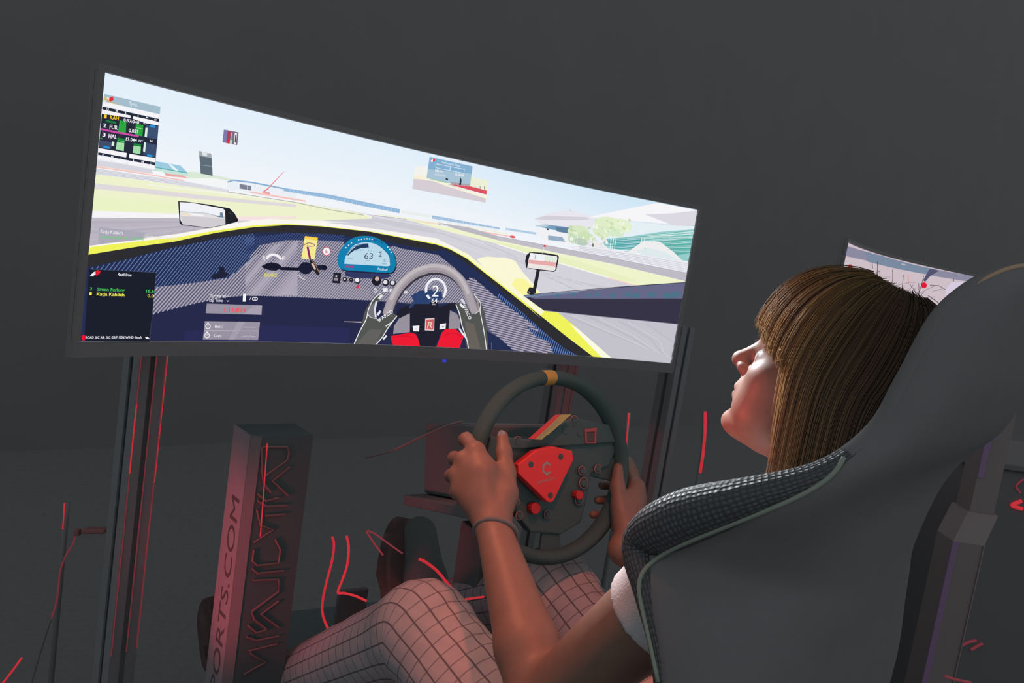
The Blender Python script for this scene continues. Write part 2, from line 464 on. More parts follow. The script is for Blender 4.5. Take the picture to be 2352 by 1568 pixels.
P(r6((1300, 430), (1680, 400), (1660, 520), (1500, 560), (1330, 510)), (104, 184, 176))
P(r6((1270, 545), (1420, 500), (1560, 560), (1330, 565)), (170, 206, 214))
for k in range(16): K(r6((930 + 20 * (k % 3), 405 + k * 10), (1300, 380 + k * 10), (1690, 330 + k * 13)), 0.8, ((70, 160, 160), (190, 226, 222), (232, 244, 242))[k % 3])
for k in range(7): K(r6((1280 + 10 * k, 375 + 3 * k), (1690, 330 + 12 * k)), 1.0, ((120, 190, 180), (236, 246, 244))[k % 2])
P(r6((1130, 510), (1260, 420), (1400, 430), (1520, 520), (1600, 600), (1500, 590), (1380, 500), (1270, 480), (1180, 540)), (238, 238, 238))
P(r6((1180, 505), (1300, 480), (1450, 520), (1560, 590), (1330, 562)), (222, 234, 236))
for cx, cy, rx, ry, c in ((700, 350, 26, 17, (216, 232, 196)), (760, 400, 24, 14, (206, 226, 186)), (660, 400, 14, 12, (202, 222, 190)), (960, 290, 34, 20, (224, 238, 200)), (1060, 290, 28, 16, (228, 240, 206)), (900, 340, 22, 14, (220, 235, 198)), (1010, 350, 22, 10, (214, 234, 204)), (720, 430, 18, 8, (186, 204, 186))):
    D(r6((cx, cy))[0], rx, ry, c, 14, 0.2)
random.seed(3)
for k in range(60):
    cx, cy = random.uniform(620, 1160), random.uniform(240, 430)
    if cy > 240 + (cx - 620) * 0.0 and not (cx < 820 and cy < 300) and not (cx > 950 and cy > 375):
        D(r6((cx, cy))[0], random.uniform(2, 6), random.uniform(1.5, 4), random.choice([(206, 226, 178), (234, 244, 216), (196, 218, 176), (240, 246, 232)]), 7, random.random())
for k in range(26):
    D(r6((random.uniform(770, 960), random.uniform(410, 490)))[0], random.uniform(2, 7), random.uniform(2, 4), random.choice([(240, 240, 244), (226, 228, 232), (236, 232, 226)]), 7)
for x in (670, 690, 980, 1000, 1020, 1240, 1265): K(r6((x, 395 if x > 900 else 370), (x - 16, 500)), 1.2, (236, 244, 242))
D(r6((820, 460))[0], 3, 5, (120, 124, 126), 8)
P(r6((640, 465), (780, 465), (1200, 530), (1640, 606), (1632, 692), (1200, 600), (900, 540), (600, 480)), (234, 234, 240))
for k in range(5): K(r6((700, 470 + k * 12), (1200, 545 + k * 13), (1636, 618 + k * 16)), 1.0, (196, 196, 208))
P([(1000, 510), (1075, 522)] + r6((0, 378), (400, 452), (900, 548), (1632, 694), (1618, 766), (1000, 620), (500, 520), (0, 412)) + [(1060, 530)], (188, 184, 194))
for k in range(4): K(r6((0, 388 + k * 6), (500, 485 + k * 9), (1000, 580 + k * 11), (1625, 708 + k * 16)), 1.0, (200, 197, 206))
P([(920, 500), (1040, 524)] + r6((0, 414), (500, 522), (1000, 622), (1616, 768), (1614, 780), (1200, 806), (700, 660), (350, 560), (0, 445)) + [(1030, 532)], (240, 244, 204))
P(r6((0, 425), (500, 545), (800, 625), (1200, 760), (1100, 775), (700, 650), (350, 555), (0, 440)), (233, 240, 194))
K(r6((0, 448), (350, 560), (700, 660), (1010, 752), (1200, 806)), 2.0, (248, 248, 248)); K(r6((950, 738), (1200, 806)), 2.2, (250, 206, 196))
# near tarmac right of the car with streaks
for k in range(9):
    K(r6((430 + k * 30, 700 + k * 8), (700 + k * 60, 790 + k * 10), (1000 + k * 70, 830 + k * 4)), 1.6, ((196, 194, 204), (216, 214, 222), (202, 200, 210))[k % 3])
P(r6((520, 1035), (900, 1070), (1545, 1138), (1484, 1469), (980, 1427), (760, 1250), (620, 1120)), (196, 195, 205))
for k in range(10):
    K(r6((560 + k * 80, 1050 + k * 9), (900 + k * 70, 1190 + k * 12), (1250 + k * 26, 1330 + k * 8), (1500, 1420 + k * 3)), 2.2, ((186, 185, 196), (208, 207, 216), (200, 199, 209))[k % 3])
# right pod and front wing plank
P(r4((1600, 182), (1640, 158), (1720, 146)) + r6((0, 562), (60, 562), (150, 590), (220, 690), (300, 780), (370, 868), (230, 890), (330, 960), (420, 1040), (300, 1020), (0, 790)), (250, 248, 214))
P(r6((150, 740), (230, 745), (320, 830), (360, 868), (220, 886), (120, 800)), (250, 246, 160))
PL = r6((222, 888), (700, 850), (1200, 805), (1612, 778), (1590, 915), (1550, 1135), (900, 1070), (400, 1018), (320, 960))
P(PL, (54, 52, 70))
P(r6((225, 888), (700, 852), (1200, 808), (1611, 781), (1592, 915), (1000, 916), (320, 916)), (104, 104, 136))
P(r6((225, 888), (700, 852), (700, 866), (240, 906)), (110, 130, 160))
for k in range(10): D(r6((520 + k * 112 + (k % 3) * 20, 888 - (k % 2) * 8))[0], 4 + k * 0.8, 4 + k * 0.4, (78, 116, 138), 9)
K(r6((400, 1018), (900, 1070), (1550, 1135)), 1.2, (150, 140, 160)); K(r6((222, 886), (1200, 804), (1612, 777)), 1.4, (60, 64, 84))
# cockpit surround: white and yellow rim
RT = r2((178, 470), (700, 398), (1150, 345), (1500, 275), (1900, 203), (2200, 176)) + r3((250, 22), (700, 28), (1150, 75), (1700, 150), (2300, 245)) + r4((1300, 20), (1500, 120), (1700, 290), (1900, 440), (2150, 620), (2352, 800)) + r6((400, 1020), (520, 1035), (700, 1180), (850, 1320), (985, 1428))
RI = r2((165, 562), (700, 475), (1070, 425), (1500, 335), (1900, 275), (2200, 258)) + r3((200, 92), (500, 80), (900, 100), (1500, 165), (2300, 320)) + r4((1280, 60), (1480, 170), (1700, 345), (1900, 500), (2150, 700), (2352, 870)) + r6((250, 970), (400, 1085), (600, 1245), (830, 1418))
P(RT + RI[::-1], (240, 243, 92))
MIDX = [((a[0] * (1 - w) + b[0] * w), (a[1] * (1 - w) + b[1] * w)) for a, b, w in zip(RT[10:18], RI[10:18], (0.8, 0.8, 0.8, 0.75, 0.7, 0.65, 0.5, 0.2))]
P(RT[10:18] + MIDX[::-1], (250, 249, 212))
MID = [((a[0] * (1 - w) + b[0] * w), (a[1] * (1 - w) + b[1] * w)) for a, b, w in zip(RT[:15], RI[:15], (0.15, 0.3, 0.45, 0.6, 0.75, 0.8, 0.8, 0.82, 0.85, 0.85, 0.82, 0.7, 0.6, 0.5, 0.4))]
P(RT[:15] + MID[::-1], (250, 247, 238))
P(r4((1320, 30), (1500, 120), (1700, 290), (1900, 440), (2000, 520), (2000, 545), (1850, 440), (1650, 290), (1480, 150)), (250, 249, 205))
P(r6((620, 1130), (700, 1180), (985, 1428), (900, 1424), (700, 1220)), (250, 250, 226))
# cockpit interior
INT = RI + [(1354, 840), (1112, 830), (560, 800), (178, 792)]
P(INT, (46, 46, 50))
BL = r2((170, 690), (500, 625), (1070, 480), (1500, 395), (1900, 335), (2200, 325)) + r3((100, 210), (500, 175), (1000, 190), (1190, 210), (1740, 290), (2300, 400)) + r4((1180, 50), (1400, 170), (1600, 320), (1900, 560), (2200, 810)) + r6((0, 850), (250, 1060), (420, 1220), (560, 1330), (690, 1402)) + [(1320, 822), (1112, 806), (560, 790), (180, 782)]
P(BL, (38, 47, 84))
P(r2((160, 690), (500, 640), (1100, 560), (1800, 600), (1850, 900), (1300, 1060), (840, 1190), (140, 1440)), (37, 45, 82))
# grey lit panel behind the instruments
GP = r2((840, 1170), (860, 900), (1300, 850), (1640, 800), (1790, 670), (2050, 470), (2352, 410)) + r3((150, 330), (480, 265), (900, 265), (1190, 285), (1190, 330), (1700, 330), (1900, 370), (2300, 440)) + r4((1150, 130), (1350, 290), (1480, 430), (1560, 400), (1700, 520), (1950, 720), (2200, 900), (2352, 1040)) + r6((240, 1150), (330, 1240), (440, 1290), (480, 1382), (160, 1362), (0, 1240)) + [(1118, 760), (1108, 740)] + r4((1280, 690), (1100, 700), (800, 700), (640, 680)) + r3((1480, 985), (700, 950), (0, 925)) + r2((2000, 985), (1600, 1000), (1250, 1075))
P(GP, (92, 92, 116))
P(r3((0, 700), (700, 700), (1200, 760), (1500, 860), (1490, 985), (700, 950), (0, 925)), (112, 108, 128))
PIC.hatch(r2((165, 705), (500, 628), (1070, 485), (1500, 398), (1900, 340), (1900, 600), (1640, 800), (1300, 850), (860, 900), (870, 745), (180, 705)), (0.62, -0.78), (8.5, 4.6), (2.2, 1.6), (96, 122, 168))
PIC.hatch(r2((840, 1180), (860, 900), (1300, 850), (1640, 800), (1790, 670), (2050, 470), (2352, 410), (2352, 985), (2000, 985), (1600, 1000), (1250, 1075)), (0.66, -0.75), (6.6, 4.6), (2.9, 2.5), (176, 170, 186))
PIC.hatch(r3((0, 560), (150, 330), (480, 265), (900, 265), (1190, 285), (1190, 560), (1700, 560), (1760, 330), (1900, 370), (2300, 440)) + r4((1150, 130), (1350, 290), (1480, 430), (1480, 690), (640, 680)) + r3((1480, 985), (700, 950), (0, 925)), (0.66, -0.75), 4.6, 2.5, (172, 166, 182))
PIC.hatch(r4((1500, 400), (1560, 400), (1700, 520), (1950, 720), (2200, 900), (2352, 1040)) + r6((240, 1150), (330, 1240), (440, 1290), (480, 1382), (160, 1362), (0, 1240)) + r4((1750, 1010), (1650, 700)), (0.93, 0.20), 5.0, 2.7, (178, 172, 188))
PIC.hatch(r3((0, 240), (500, 180), (1000, 192), (1190, 215), (1190, 285), (900, 265), (480, 265), (150, 330), (0, 480)), (0.66, -0.75), 4.6, 1.6, (70, 88, 140))
PIC.hatch(r6((0, 860), (250, 1065), (420, 1220), (560, 1330), (680, 1400), (480, 1382), (440, 1290), (330, 1240), (100, 1060), (0, 960)), (0.30, -0.95), 5.0, 2.0, (92, 128, 190))
RP = r4((1480, 430), (1560, 400), (1700, 520), (1950, 720), (2200, 900), (2352, 1040)) + r6((240, 1150), (330, 1240), (440, 1290), (480, 1382), (160, 1362)) + r4((2040, 1256), (1850, 1090), (1720, 960), (1690, 830), (1640, 680), (1560, 590))
P(RP, (88, 86, 112)); PIC.hatch(RP, (0.95, 0.24), 5.0, 2.7, (176, 170, 187))
# shadows on the panel
P(r3((1200, 640), (1700, 640), (1760, 700), (1650, 730), (1300, 720), (1200, 690)), (50, 58, 100))
# lower dark footwell
FW = r2((830, 1195), (1250, 1080), (1600, 1003), (2000, 990)) + r3((0, 930), (700, 955), (1480, 990)) + r4((640, 690), (800, 705)) + [(1000, 700), (1112, 760), (1124, 802)] + r4((1700, 1240), (1100, 1205)) + [(808, 792), (560, 788), (335, 784)]
P(FW, (39, 42, 74))
P([(560, 745), (800, 752), (800, 788), (560, 786), (420, 783), (420, 760)], (43, 45, 86))
P(r3((1990, 930), (2100, 870), (2250, 860), (2300, 1080), (2080, 1100)), (44, 66, 112))
# shift pads and levers on the panel
P(r2((1460, 800), (1480, 760), (1530, 745), (1540, 690), (1580, 680), (1600, 740), (1645, 765), (1600, 795), (1480, 812)), (32, 36, 56))
K(r3((255, 490), (290, 450), (345, 440), (400, 460), (430, 495)), 6, (240, 238, 242), smooth=True)
X('R', r3((205, 503))[0], r3((240, 507))[0], 9, (240, 238, 242), (0.1, -1), True)
X('F', r3((442, 503))[0], r3((468, 507))[0], 9, (240, 238, 242), (0.1, -1), True)
P(r3((195, 578), (250, 545), (320, 530), (400, 548), (435, 580), (430, 610), (360, 630), (290, 625), (220, 600)), (26, 28, 46))
K(r3((420, 605), (640, 612)), 7, (24, 26, 44)); K(r3((640, 605), (960, 590)), 11, (30, 34, 58))
D(r3((725, 600))[0], 16, 14, (28, 31, 54), 20); D(r3((950, 595))[0], 6, 6, (24, 26, 44), 12)
K(r3((640, 680), (680, 720), (715, 738)), 1.6, (226, 216, 222), smooth=True)
X('BRAKE', r3((228, 700))[0], r3((380, 704))[0], 8, (226, 216, 92), (0.1, -1), True)
P(r3((716, 215), (872, 235), (832, 492), (672, 488)), (244, 233, 150))
P(r3((716, 215), (872, 235), (866, 270), (711, 250)), (248, 210, 80))
K(r3((690, 330), (760, 298), (825, 315), (830, 332), (780, 340), (740, 330)), 1.6, (150, 70, 110), smooth=True)
P(r3((735, 345), (760, 345), (790, 490), (765, 492)), (140, 40, 110))
P(r3((780, 490), (810, 500), (860, 570), (895, 650), (880, 685), (850, 670), (800, 600), (775, 530)), (40, 34, 40))
P(r3((790, 545), (815, 540), (850, 610), (835, 625)), (220, 190, 180)); K(r3((785, 490), (850, 570), (890, 660)), 1.4, (170, 140, 120))
D(r3((975, 398))[0], 9.6, 10.2, (214, 96, 110)); D(r3((975, 398))[0], 8, 8.6, (246, 240, 244)); X('E', r3((962, 418))[0], r3((990, 420))[0], 8, (200, 90, 110))
# digital dash
DASH = catmull(np.array(r3((1108, 520), (1115, 440), (1160, 360), (1230, 275), (1340, 225), (1450, 214), (1570, 235), (1680, 300), (1770, 400), (1800, 480), (1806, 560), (1780, 630), (1720, 655), (1450, 642), (1190, 622), (1125, 585))), 4, True)
P([(x + 2.2, y + 3.0) for x, y in DASH], (34, 36, 62))
P([tuple(p) for p in DASH], (20, 128, 176))
LCD = catmull(np.array(r3((1190, 535), (1200, 470), (1245, 390), (1310, 325), (1400, 295), (1490, 292), (1590, 325), (1680, 400), (1725, 460), (1735, 530), (1725, 575), (1600, 572), (1400, 560), (1200, 548))), 4, True)
P([tuple(p) for p in LCD], (188, 218, 234))
K(r3((1215, 445), (1255, 385), (1320, 335), (1400, 312), (1480, 306)), 1.2, (60, 100, 140), smooth=True)
K(r3((1230, 445), (1290, 385), (1370, 345), (1480, 330)), [3, 5, 8, 9], (36, 62, 98), smooth=True)
for k in range(8): K(r3((1330 + k * 30, 385 - k * 5 + k * k * 0.9), (1328 + k * 30, 398 - k * 5 + k * k * 0.9)), 0.8, (70, 100, 130))
X('63', r3((1428, 488))[0], r3((1528, 493))[0], 14.5, (48, 66, 88)); X('2', r3((1600, 462))[0], r3((1638, 465))[0], 11, (48, 66, 88))
K(r3((1225, 485), (1290, 492)), 1.2, (120, 150, 170)); K(r3((1610, 395), (1645, 398)), 1.0, (120, 150, 170)); X('5', r3((1655, 525))[0], r3((1690, 527))[0], 7, (130, 160, 180))
K(r3((1640, 548), (1695, 552)), 1.2, (120, 150, 170)); K(r3((1452, 506), (1490, 508)), 1.0, (120, 150, 170))
for q in ((1205, 355), (1240, 325), (1273, 298), (1360, 262), (1395, 254), (1428, 250), (1460, 248), (1492, 250), (1522, 254), (1708, 348), (1733, 378), (1750, 410)): D(r3(q)[0], 1.7, 1.7, (236, 244, 250), 8)
for q in ((1550, 262), (1580, 268), (1610, 278), (1640, 295)): D(r3(q)[0], 1.3, 1.3, (30, 60, 90), 8)
X('AiM', r3((1185, 592))[0], r3((1282, 596))[0], 5, (190, 40, 90), (0.3, -1), True)
X('Radical', r3((1585, 622))[0], r3((1700, 632))[0], 6, (232, 240, 246), (0.3, -1))
# switches
P(r3((1060, 652), (1150, 660), (1135, 785), (1042, 775)), (34, 34, 48)); P(r3((1065, 715), (1115, 718), (1108, 752), (1058, 748)), (150, 142, 146)); P(r3((1075, 680), (1118, 682), (1112, 712), (1070, 710)), (70, 70, 84)); D(r3((1090, 697))[0], 2, 2, (230, 230, 234), 8)
for q, r, c in (((1195, 735), 5.4, (40, 38, 50)), ((1268, 740), 4.6, (40, 38, 50)), ((1345, 748), 7.4, (60, 58, 70)), ((1573, 755), 10.6, (30, 30, 44)), ((1685, 772), 8, (36, 36, 50)), ((1768, 780), 7.4, (36, 36, 50))):
    D(r3(q)[0], r, r * 1.05, c, 16)
for q, r, c in (((1193, 730), 2, (230, 214, 210)), ((1267, 738), 1.4, (230, 230, 230)), ((1342, 742), 5, (236, 236, 240)), ((1580, 728), 5, (208, 176, 160)), ((1680, 768), 5, (222, 222, 228)), ((1766, 775), 5, (222, 222, 228))):
    D(r3(q)[0], r, r, c, 12)
P(r3((1340, 805), (1378, 800), (1360, 845), (1322, 840)), (214, 60, 84))
PIC.ring(r3((1560, 868))[0], 3.6, 3.8, 1.6, (240, 240, 244), 200, 520, 14)
P(r3((1645, 845), (1672, 838), (1708, 842), (1706, 882), (1675, 880), (1650, 884)), (236, 236, 240)); P(r3((1732, 850), (1758, 846), (1750, 885), (1730, 880)), (230, 230, 236))
P(r3((1920, 860), (1950, 885), (1920, 910), (1898, 885)), (236, 236, 240)); K(r3((1922, 865), (1918, 905)), 1.0, (90, 90, 110))
# screen steering wheel
P(r4((800, 700), (1040, 700), (1060, 660), (1130, 660), (1145, 740), (1280, 690), (1345, 690), (1360, 760), (1275, 775), (1262, 1000), (1180, 1010), (1100, 1205), (930, 1195), (880, 1040), (805, 1030), (806, 810), (700, 860), (640, 860), (660, 780)), (34, 33, 48))
P(r4((806, 808), (806, 1030), (610, 1050), (620, 960), (680, 870)), (152, 146, 158)); P(r4((1278, 775), (1360, 815), (1398, 900), (1395, 985), (1262, 992)), (150, 144, 154))
P(r4((582, 1075), (820, 1035), (875, 1055), (905, 1110), (925, 1195), (610, 1185), (592, 1140)), (238, 28, 52)); P(r4((1120, 1200), (1180, 1040), (1225, 992), (1340, 990), (1440, 1080), (1390, 1215)), (238, 28, 52))
K(r4((620, 1090), (760, 1075), (860, 1100)), 2, (206, 20, 46), True); K(r4((1210, 1060), (1330, 1040), (1420, 1090)), 2, (210, 24, 48), True)
P(r4((988, 872), (1095, 866), (1090, 1012), (982, 1008)), (238, 222, 220)); P(r4((996, 882), (1087, 876), (1082, 1002), (990, 998)), (206, 96, 106)); X('R', r4((1008, 985))[0], r4((1070, 980))[0], 15, (240, 216, 190), (0.2, -1))
P(r4((838, 958), (918, 952), (914, 1022), (845, 1018)), (240, 238, 242)); P(r4((1158, 935), (1232, 925), (1225, 990), (1155, 998)), (240, 238, 242)); K(r4((865, 992), (890, 992)), 1, (90, 90, 100)); K(r4((1182, 965), (1206, 963)), 1, (90, 90, 100)); K(r4((1194, 953), (1194, 976)), 1, (90, 90, 100))
PIC.ring(r4((1110, 535))[0], 22.5, 25, 5.5, (238, 238, 244), 128, 400, 30); PIC.ring(r4((1110, 545))[0], 18.5, 21, 1.4, (150, 156, 186), 110, 430, 30)
P(r4((1050, 560), (1110, 540), (1180, 560), (1190, 640), (1150, 660), (1060, 660)), (44, 64, 110))
X('2', r4((1062, 612))[0], r4((1140, 612))[0], 27, (246, 246, 250), (0.1, -1)); X('64', r4((1058, 688))[0], r4((1128, 688))[0], 11, (246, 246, 250), (0.05, -1), True); X('MPH', r4((1068, 715))[0], r4((1106, 716))[0], 4, (232, 232, 240))
K(r4((800, 745), (850, 690), (920, 620), (1010, 575), (1060, 560)), 6, (46, 68, 112), True)
ARC = [tuple(p) for p in catmull(np.array(r4((535, 830), (555, 760), (610, 620), (700, 480), (850, 350), (1000, 290), (1110, 278), (1230, 300), (1350, 370), (1440, 480), (1500, 610), (1545, 740), (1570, 815))), 5)]
K([(x + 1.6, y + 5.0) for x, y in ARC], 21, (58, 54, 66)); K(ARC, 21.5, (150, 142, 150)); K([(x - 0.6, y - 2.6) for x, y in ARC], 15, (170, 162, 168)); K([(x - 1.0, y - 5.2) for x, y in ARC[8:-10]], 8, (192, 186, 190))
# gloved hands
G = (84, 86, 84)
P(r4((150, 1165), (230, 980), (270, 800), (310, 720), (380, 620), (460, 565), (490, 590), (470, 640), (430, 680), (395, 760), (400, 860), (440, 880), (590, 790), (655, 835), (600, 930), (500, 1060), (400, 1175)), G)
P(r4((310, 830), (330, 740), (400, 670), (415, 700), (385, 780), (395, 860), (350, 850)), (120, 116, 124)); P(r4((180, 1160), (330, 1000), (480, 1000), (400, 1170)), (100, 98, 96))
K(r4((150, 1168), (215, 1020), (290, 880), (320, 760), (380, 640), (470, 568)), 2.0, (238, 238, 240), True); K(r4((405, 1175), (480, 1090), (560, 960), (655, 838)), 2.0, (238, 238, 240), True); K(r4((312, 820), (345, 855), (420, 872)), 1.4, (226, 226, 230), True); K(r4((415, 665), (395, 760), (405, 855)), 4.4, (222, 222, 232), True); K(r4((425, 830), (460, 780)), 5, (228, 228, 236))
K(r4((440, 640), (480, 590)), 6, (228, 228, 234)); K(r4((520, 960), (580, 920), (610, 900)), 2, (236, 236, 240)); K(r4((490, 1115), (530, 1070)), 4, (232, 232, 238))
X('SPARCO', r4((440, 915))[0], r4((612, 795))[0], 8, (238, 238, 242), (-0.6, -0.8), True)
P(r4((1345, 700), (1420, 690), (1500, 760), (1540, 830), (1600, 810), (1625, 760), (1600, 640), (1560, 590), (1640, 680), (1690, 820), (1715, 1060), (1730, 1240), (1480, 1225), (1440, 1050), (1390, 880)), G)
P(r4((1450, 900), (1560, 940), (1640, 1230), (1500, 1222), (1470, 1040)), (104, 98, 92)); P(r4((1560, 590), (1610, 660), (1630, 760), (1590, 800), (1600, 700)), (150, 142, 142))
K(r4((1345, 705), (1390, 820), (1420, 960), (1470, 1100), (1495, 1222)), 2.0, (238, 238, 240), True); K(r4((1560, 590), (1635, 690), (1630, 780), (1665, 960), (1690, 1110), (1705, 1232)), 1.8, (236, 236, 240), True); K(r4((1395, 700), (1440, 745)), 5, (236, 236, 240)); K(r4((1410, 640), (1450, 700)), 5, (214, 214, 224)); K(r4((1385, 985), (1420, 1040), (1470, 1100)), 4, (230, 230, 236)); K(r4((1570, 815), (1635, 770)), 1.4, (220, 220, 226))
X('SPARCO', r4((1425, 720))[0], r4((1500, 885))[0], 8, (238, 238, 242), (0.8, -0.4), True)
K(r4((30, 905), (235, 912)), [1.0, 2.6], (200, 196, 200)); K(r4((1762, 1150), (1766, 1235)), 1.0, (110, 110, 140))
# door mirrors
P(r2((1103, 5), (1180, 8), (1430, 40), (1640, 80), (1690, 130), (1730, 200), (1720, 220), (1600, 248), (1430, 285), (1140, 252), (1118, 230)), (34, 36, 42))
P(r2((1118, 14), (1250, 22), (1570, 82), (1590, 100), (1596, 240), (1430, 278), (1150, 245), (1128, 200)), (240, 242, 247))
P(r2((1125, 112), (1250, 118), (1590, 160), (1596, 245), (1430, 280), (1150, 246), (1130, 180)), (226, 222, 224)); P(r2((1130, 160), (1300, 165), (1594, 190), (1596, 245), (1430, 278), (1150, 246)), (208, 204, 210)); P(r2((1215, 128), (1380, 150), (1360, 162), (1240, 150)), (246, 246, 250)); P(r2((1130, 118), (1215, 125), (1240, 155), (1150, 158)), (236, 226, 206))
K(r2((1120, 110), (1400, 130), (1590, 178)), 1.0, (140, 170, 190)); P(r2((1540, 118), (1566, 124), (1576, 178), (1500, 165), (1538, 155)), (106, 130, 158)); K(r2((1630, 120), (1670, 145)), 1.4, (60, 74, 100))
P(r6((232, 590), (245, 540), (275, 515), (400, 522), (515, 542), (522, 560), (500, 670), (480, 685), (330, 668), (240, 650)), (36, 37, 42))
P(r6((278, 522), (505, 552), (508, 570), (490, 670), (470, 676), (250, 650), (262, 580)), (240, 243, 246)); P(r6((266, 580), (500, 605), (494, 640), (258, 612)), (232, 170, 168)); P(r6((258, 615), (494, 642), (480, 676), (250, 650)), (236, 230, 226)); P(r6((400, 548), (500, 560), (496, 602), (400, 590)), (226, 236, 220)); K(r6((320, 540), (316, 578)), 1.2, (150, 160, 170))
for x in (405, 440, 465): K(r6((x, 600), (x + 2, 588)), 1, (120, 130, 126))
P(r6((330, 665), (360, 670), (320, 870), (285, 880), (250, 870), (248, 852), (270, 815), (300, 820)), (38, 39, 44)); K(r6((252, 852), (272, 858), (270, 866)), 1.4, (190, 196, 204))
K(r6((382, 530), (400, 455), (398, 400)), 1.2, (236, 232, 234)); D(r6((400, 464))[0], 3, 2.6, (226, 50, 60), 8)
# floating panels of the game
P(r1((332, 340), (918, 475), (910, 552), (322, 418)), (164, 190, 206)); P(r1((328, 395), (372, 372), (400, 410), (330, 420)), (244, 240, 240)); P(r1((330, 360), (400, 420), (520, 460), (420, 440), (326, 400)), (206, 186, 126)); P(r1((385, 380), (420, 365), (432, 400), (400, 422), (382, 412)), (226, 50, 56)); X('Tyres', r1((588, 458))[0], r1((672, 474))[0], 9, (240, 244, 248), (0.08, -1))
P(r1((308, 470), (905, 600), (862, 1080), (262, 970)), (38, 44, 62))
P(r1((300, 690), (600, 640), (600, 760), (296, 860)), (50, 42, 64)); P(r1((770, 660), (898, 680), (882, 810), (760, 790)), (62, 82, 116)); P(r1((745, 840), (878, 870), (866, 1000), (735, 970)), (62, 78, 110)); P(r1((284, 820), (410, 840), (404, 910), (278, 890)), (66, 78, 108))
W = (246, 244, 248)
P(r1((320, 420), (612, 490), (608, 530), (314, 462)), W); P(r1((640, 495), (912, 552), (906, 598), (636, 538)), W); P(r1((308, 500), (608, 565), (604, 590), (304, 545)), W); P(r1((634, 572), (770, 600), (902, 632), (896, 670), (765, 645), (632, 600)), W)
P(r1((270, 900), (566, 952), (560, 998), (266, 944)), W); P(r1((594, 960), (864, 1006), (860, 1050), (590, 1004)), W); P(r1((262, 982), (556, 1040), (554, 1068), (262, 1012)), W); P(r1((586, 1042), (862, 1082), (860, 1120), (584, 1070)), W)
for t, x, y in (('O', 355, 505), ('M', 450, 525), ('I', 550, 545), ('I', 680, 575), ('M', 765, 592), ('O', 852, 615), ('O', 308, 985), ('M', 402, 1000), ('I', 503, 1015), ('I', 632, 1037), ('M', 718, 1052), ('O', 806, 1070)):
    p = r1((x, y))[0]; X(t, p, (p[0] + (5.0 if t != 'I' else 1.5), p[1] + 0.8), 4.4, (236, 236, 244), (0.08, -1), True)
GR = (46, 166, 66); GP2 = (164, 220, 170)
P(r1((492, 610), (560, 635), (555, 745), (475, 735)), GR); P(r1((660, 650), (738, 665), (728, 780), (652, 768)), GR); P(r1((470, 790), (545, 808), (540, 850), (464, 835)), (30, 136, 60)); P(r1((462, 838), (540, 850), (534, 934), (452, 915)), GP2); P(r1((640, 850), (716, 862), (712, 885), (636, 872)), (30, 136, 60)); P(r1((636, 876), (712, 888), (706, 966), (628, 950)), GP2); K(r1((660, 690), (732, 704)), 1.2, (160, 220, 160)); K(r1((470, 822), (542, 836)), 1.0, (150, 220, 160))
for q in (((760, 690), (782, 694), (774, 790), (750, 784)), ((745, 840), (766, 846), (756, 940), (734, 934)), ((412, 832), (436, 838), (432, 880), (406, 876))): P(r1(*q), (222, 240, 228))
K(r1((345, 620), (455, 640)), 4.5, (30, 130, 60)); K(r1((296, 705), (440, 735), (690, 780)), 4.2, (206, 76, 168)); D(r1((300, 802))[0], 3, 2, (40, 150, 70), 8)
YL = (250, 206, 50)
X('1', r1((328, 590))[0], r1((354, 594))[0], 8.5, YL, (0.08, -1), True); X('KAH', r1((388, 603))[0], r1((480, 614))[0], 9.5, YL, (0.08, -1), True); X('0:57:040', r1((530, 624))[0], r1((692, 654))[0], 7, W, (0.08, -1), True)
X('2', r1((318, 684))[0], r1((350, 690))[0], 9, W, (0.08, -1), True); X('FUR', r1((384, 700))[0], r1((468, 712))[0], 9.5, W, (0.08, -1), True); X('0.033', r1((584, 735))[0], r1((684, 750))[0], 8, W, (0.08, -1), True)
X('3', r1((310, 780))[0], r1((342, 784))[0], 9, W, (0.08, -1), True); X('HAL', r1((374, 795))[0], r1((458, 806))[0], 9.5, W, (0.08, -1), True); X('13.044', r1((554, 825))[0], r1((668, 838))[0], 8, W, (0.08, -1), True); X('PIT', r1((688, 838))[0], r1((734, 843))[0], 5, W, (0.08, -1), True); X('M', r1((806, 838))[0], r1((830, 841))[0], 5, W, (0.08, -1), True); X('K', r1((738, 652))[0], r1((758, 656))[0], 4, W, (0.08, -1), True)
for q in (((808, 672), (862, 684)), ((322, 888), (382, 900)), ((776, 974), (830, 986))): K(r1(*q), 5, (40, 150, 220))
P(r1((1575, 710), (1728, 740), (1714, 872), (1560, 842)), (122, 112, 130)); P(r1((1575, 710), (1615, 718), (1600, 850), (1560, 842)), (128, 122, 172)); P(r1((1612, 722), (1648, 728), (1630, 858), (1600, 848)), (176, 66, 96)); P(r1((1608, 810), (1636, 815), (1630, 858), (1600, 848)), (226, 40, 74)); P(r1((1640, 815), (1664, 820), (1660, 862), (1634, 856)), (180, 212, 184)); K(r1((1700, 748), (1690, 862)), 5.0, (238, 234, 240)); K(r1((1699, 765), (1692, 845)), 2.4, (70, 66, 80)); K(r1((1655, 745), (1648, 815)), 1.6, (200, 200, 200))
P(r1((1315, 930), (1444, 962), (1458, 1190), (1332, 1165)), (96, 110, 122)); P(r1((1315, 930), (1444, 962), (1446, 1005), (1316, 982)), (166, 172, 178)); P(r1((1345, 940), (1400, 952), (1400, 985), (1350, 975)), (226, 230, 232)); K(r1((1325, 1075), (1450, 1092)), 1.2, (150, 160, 168))
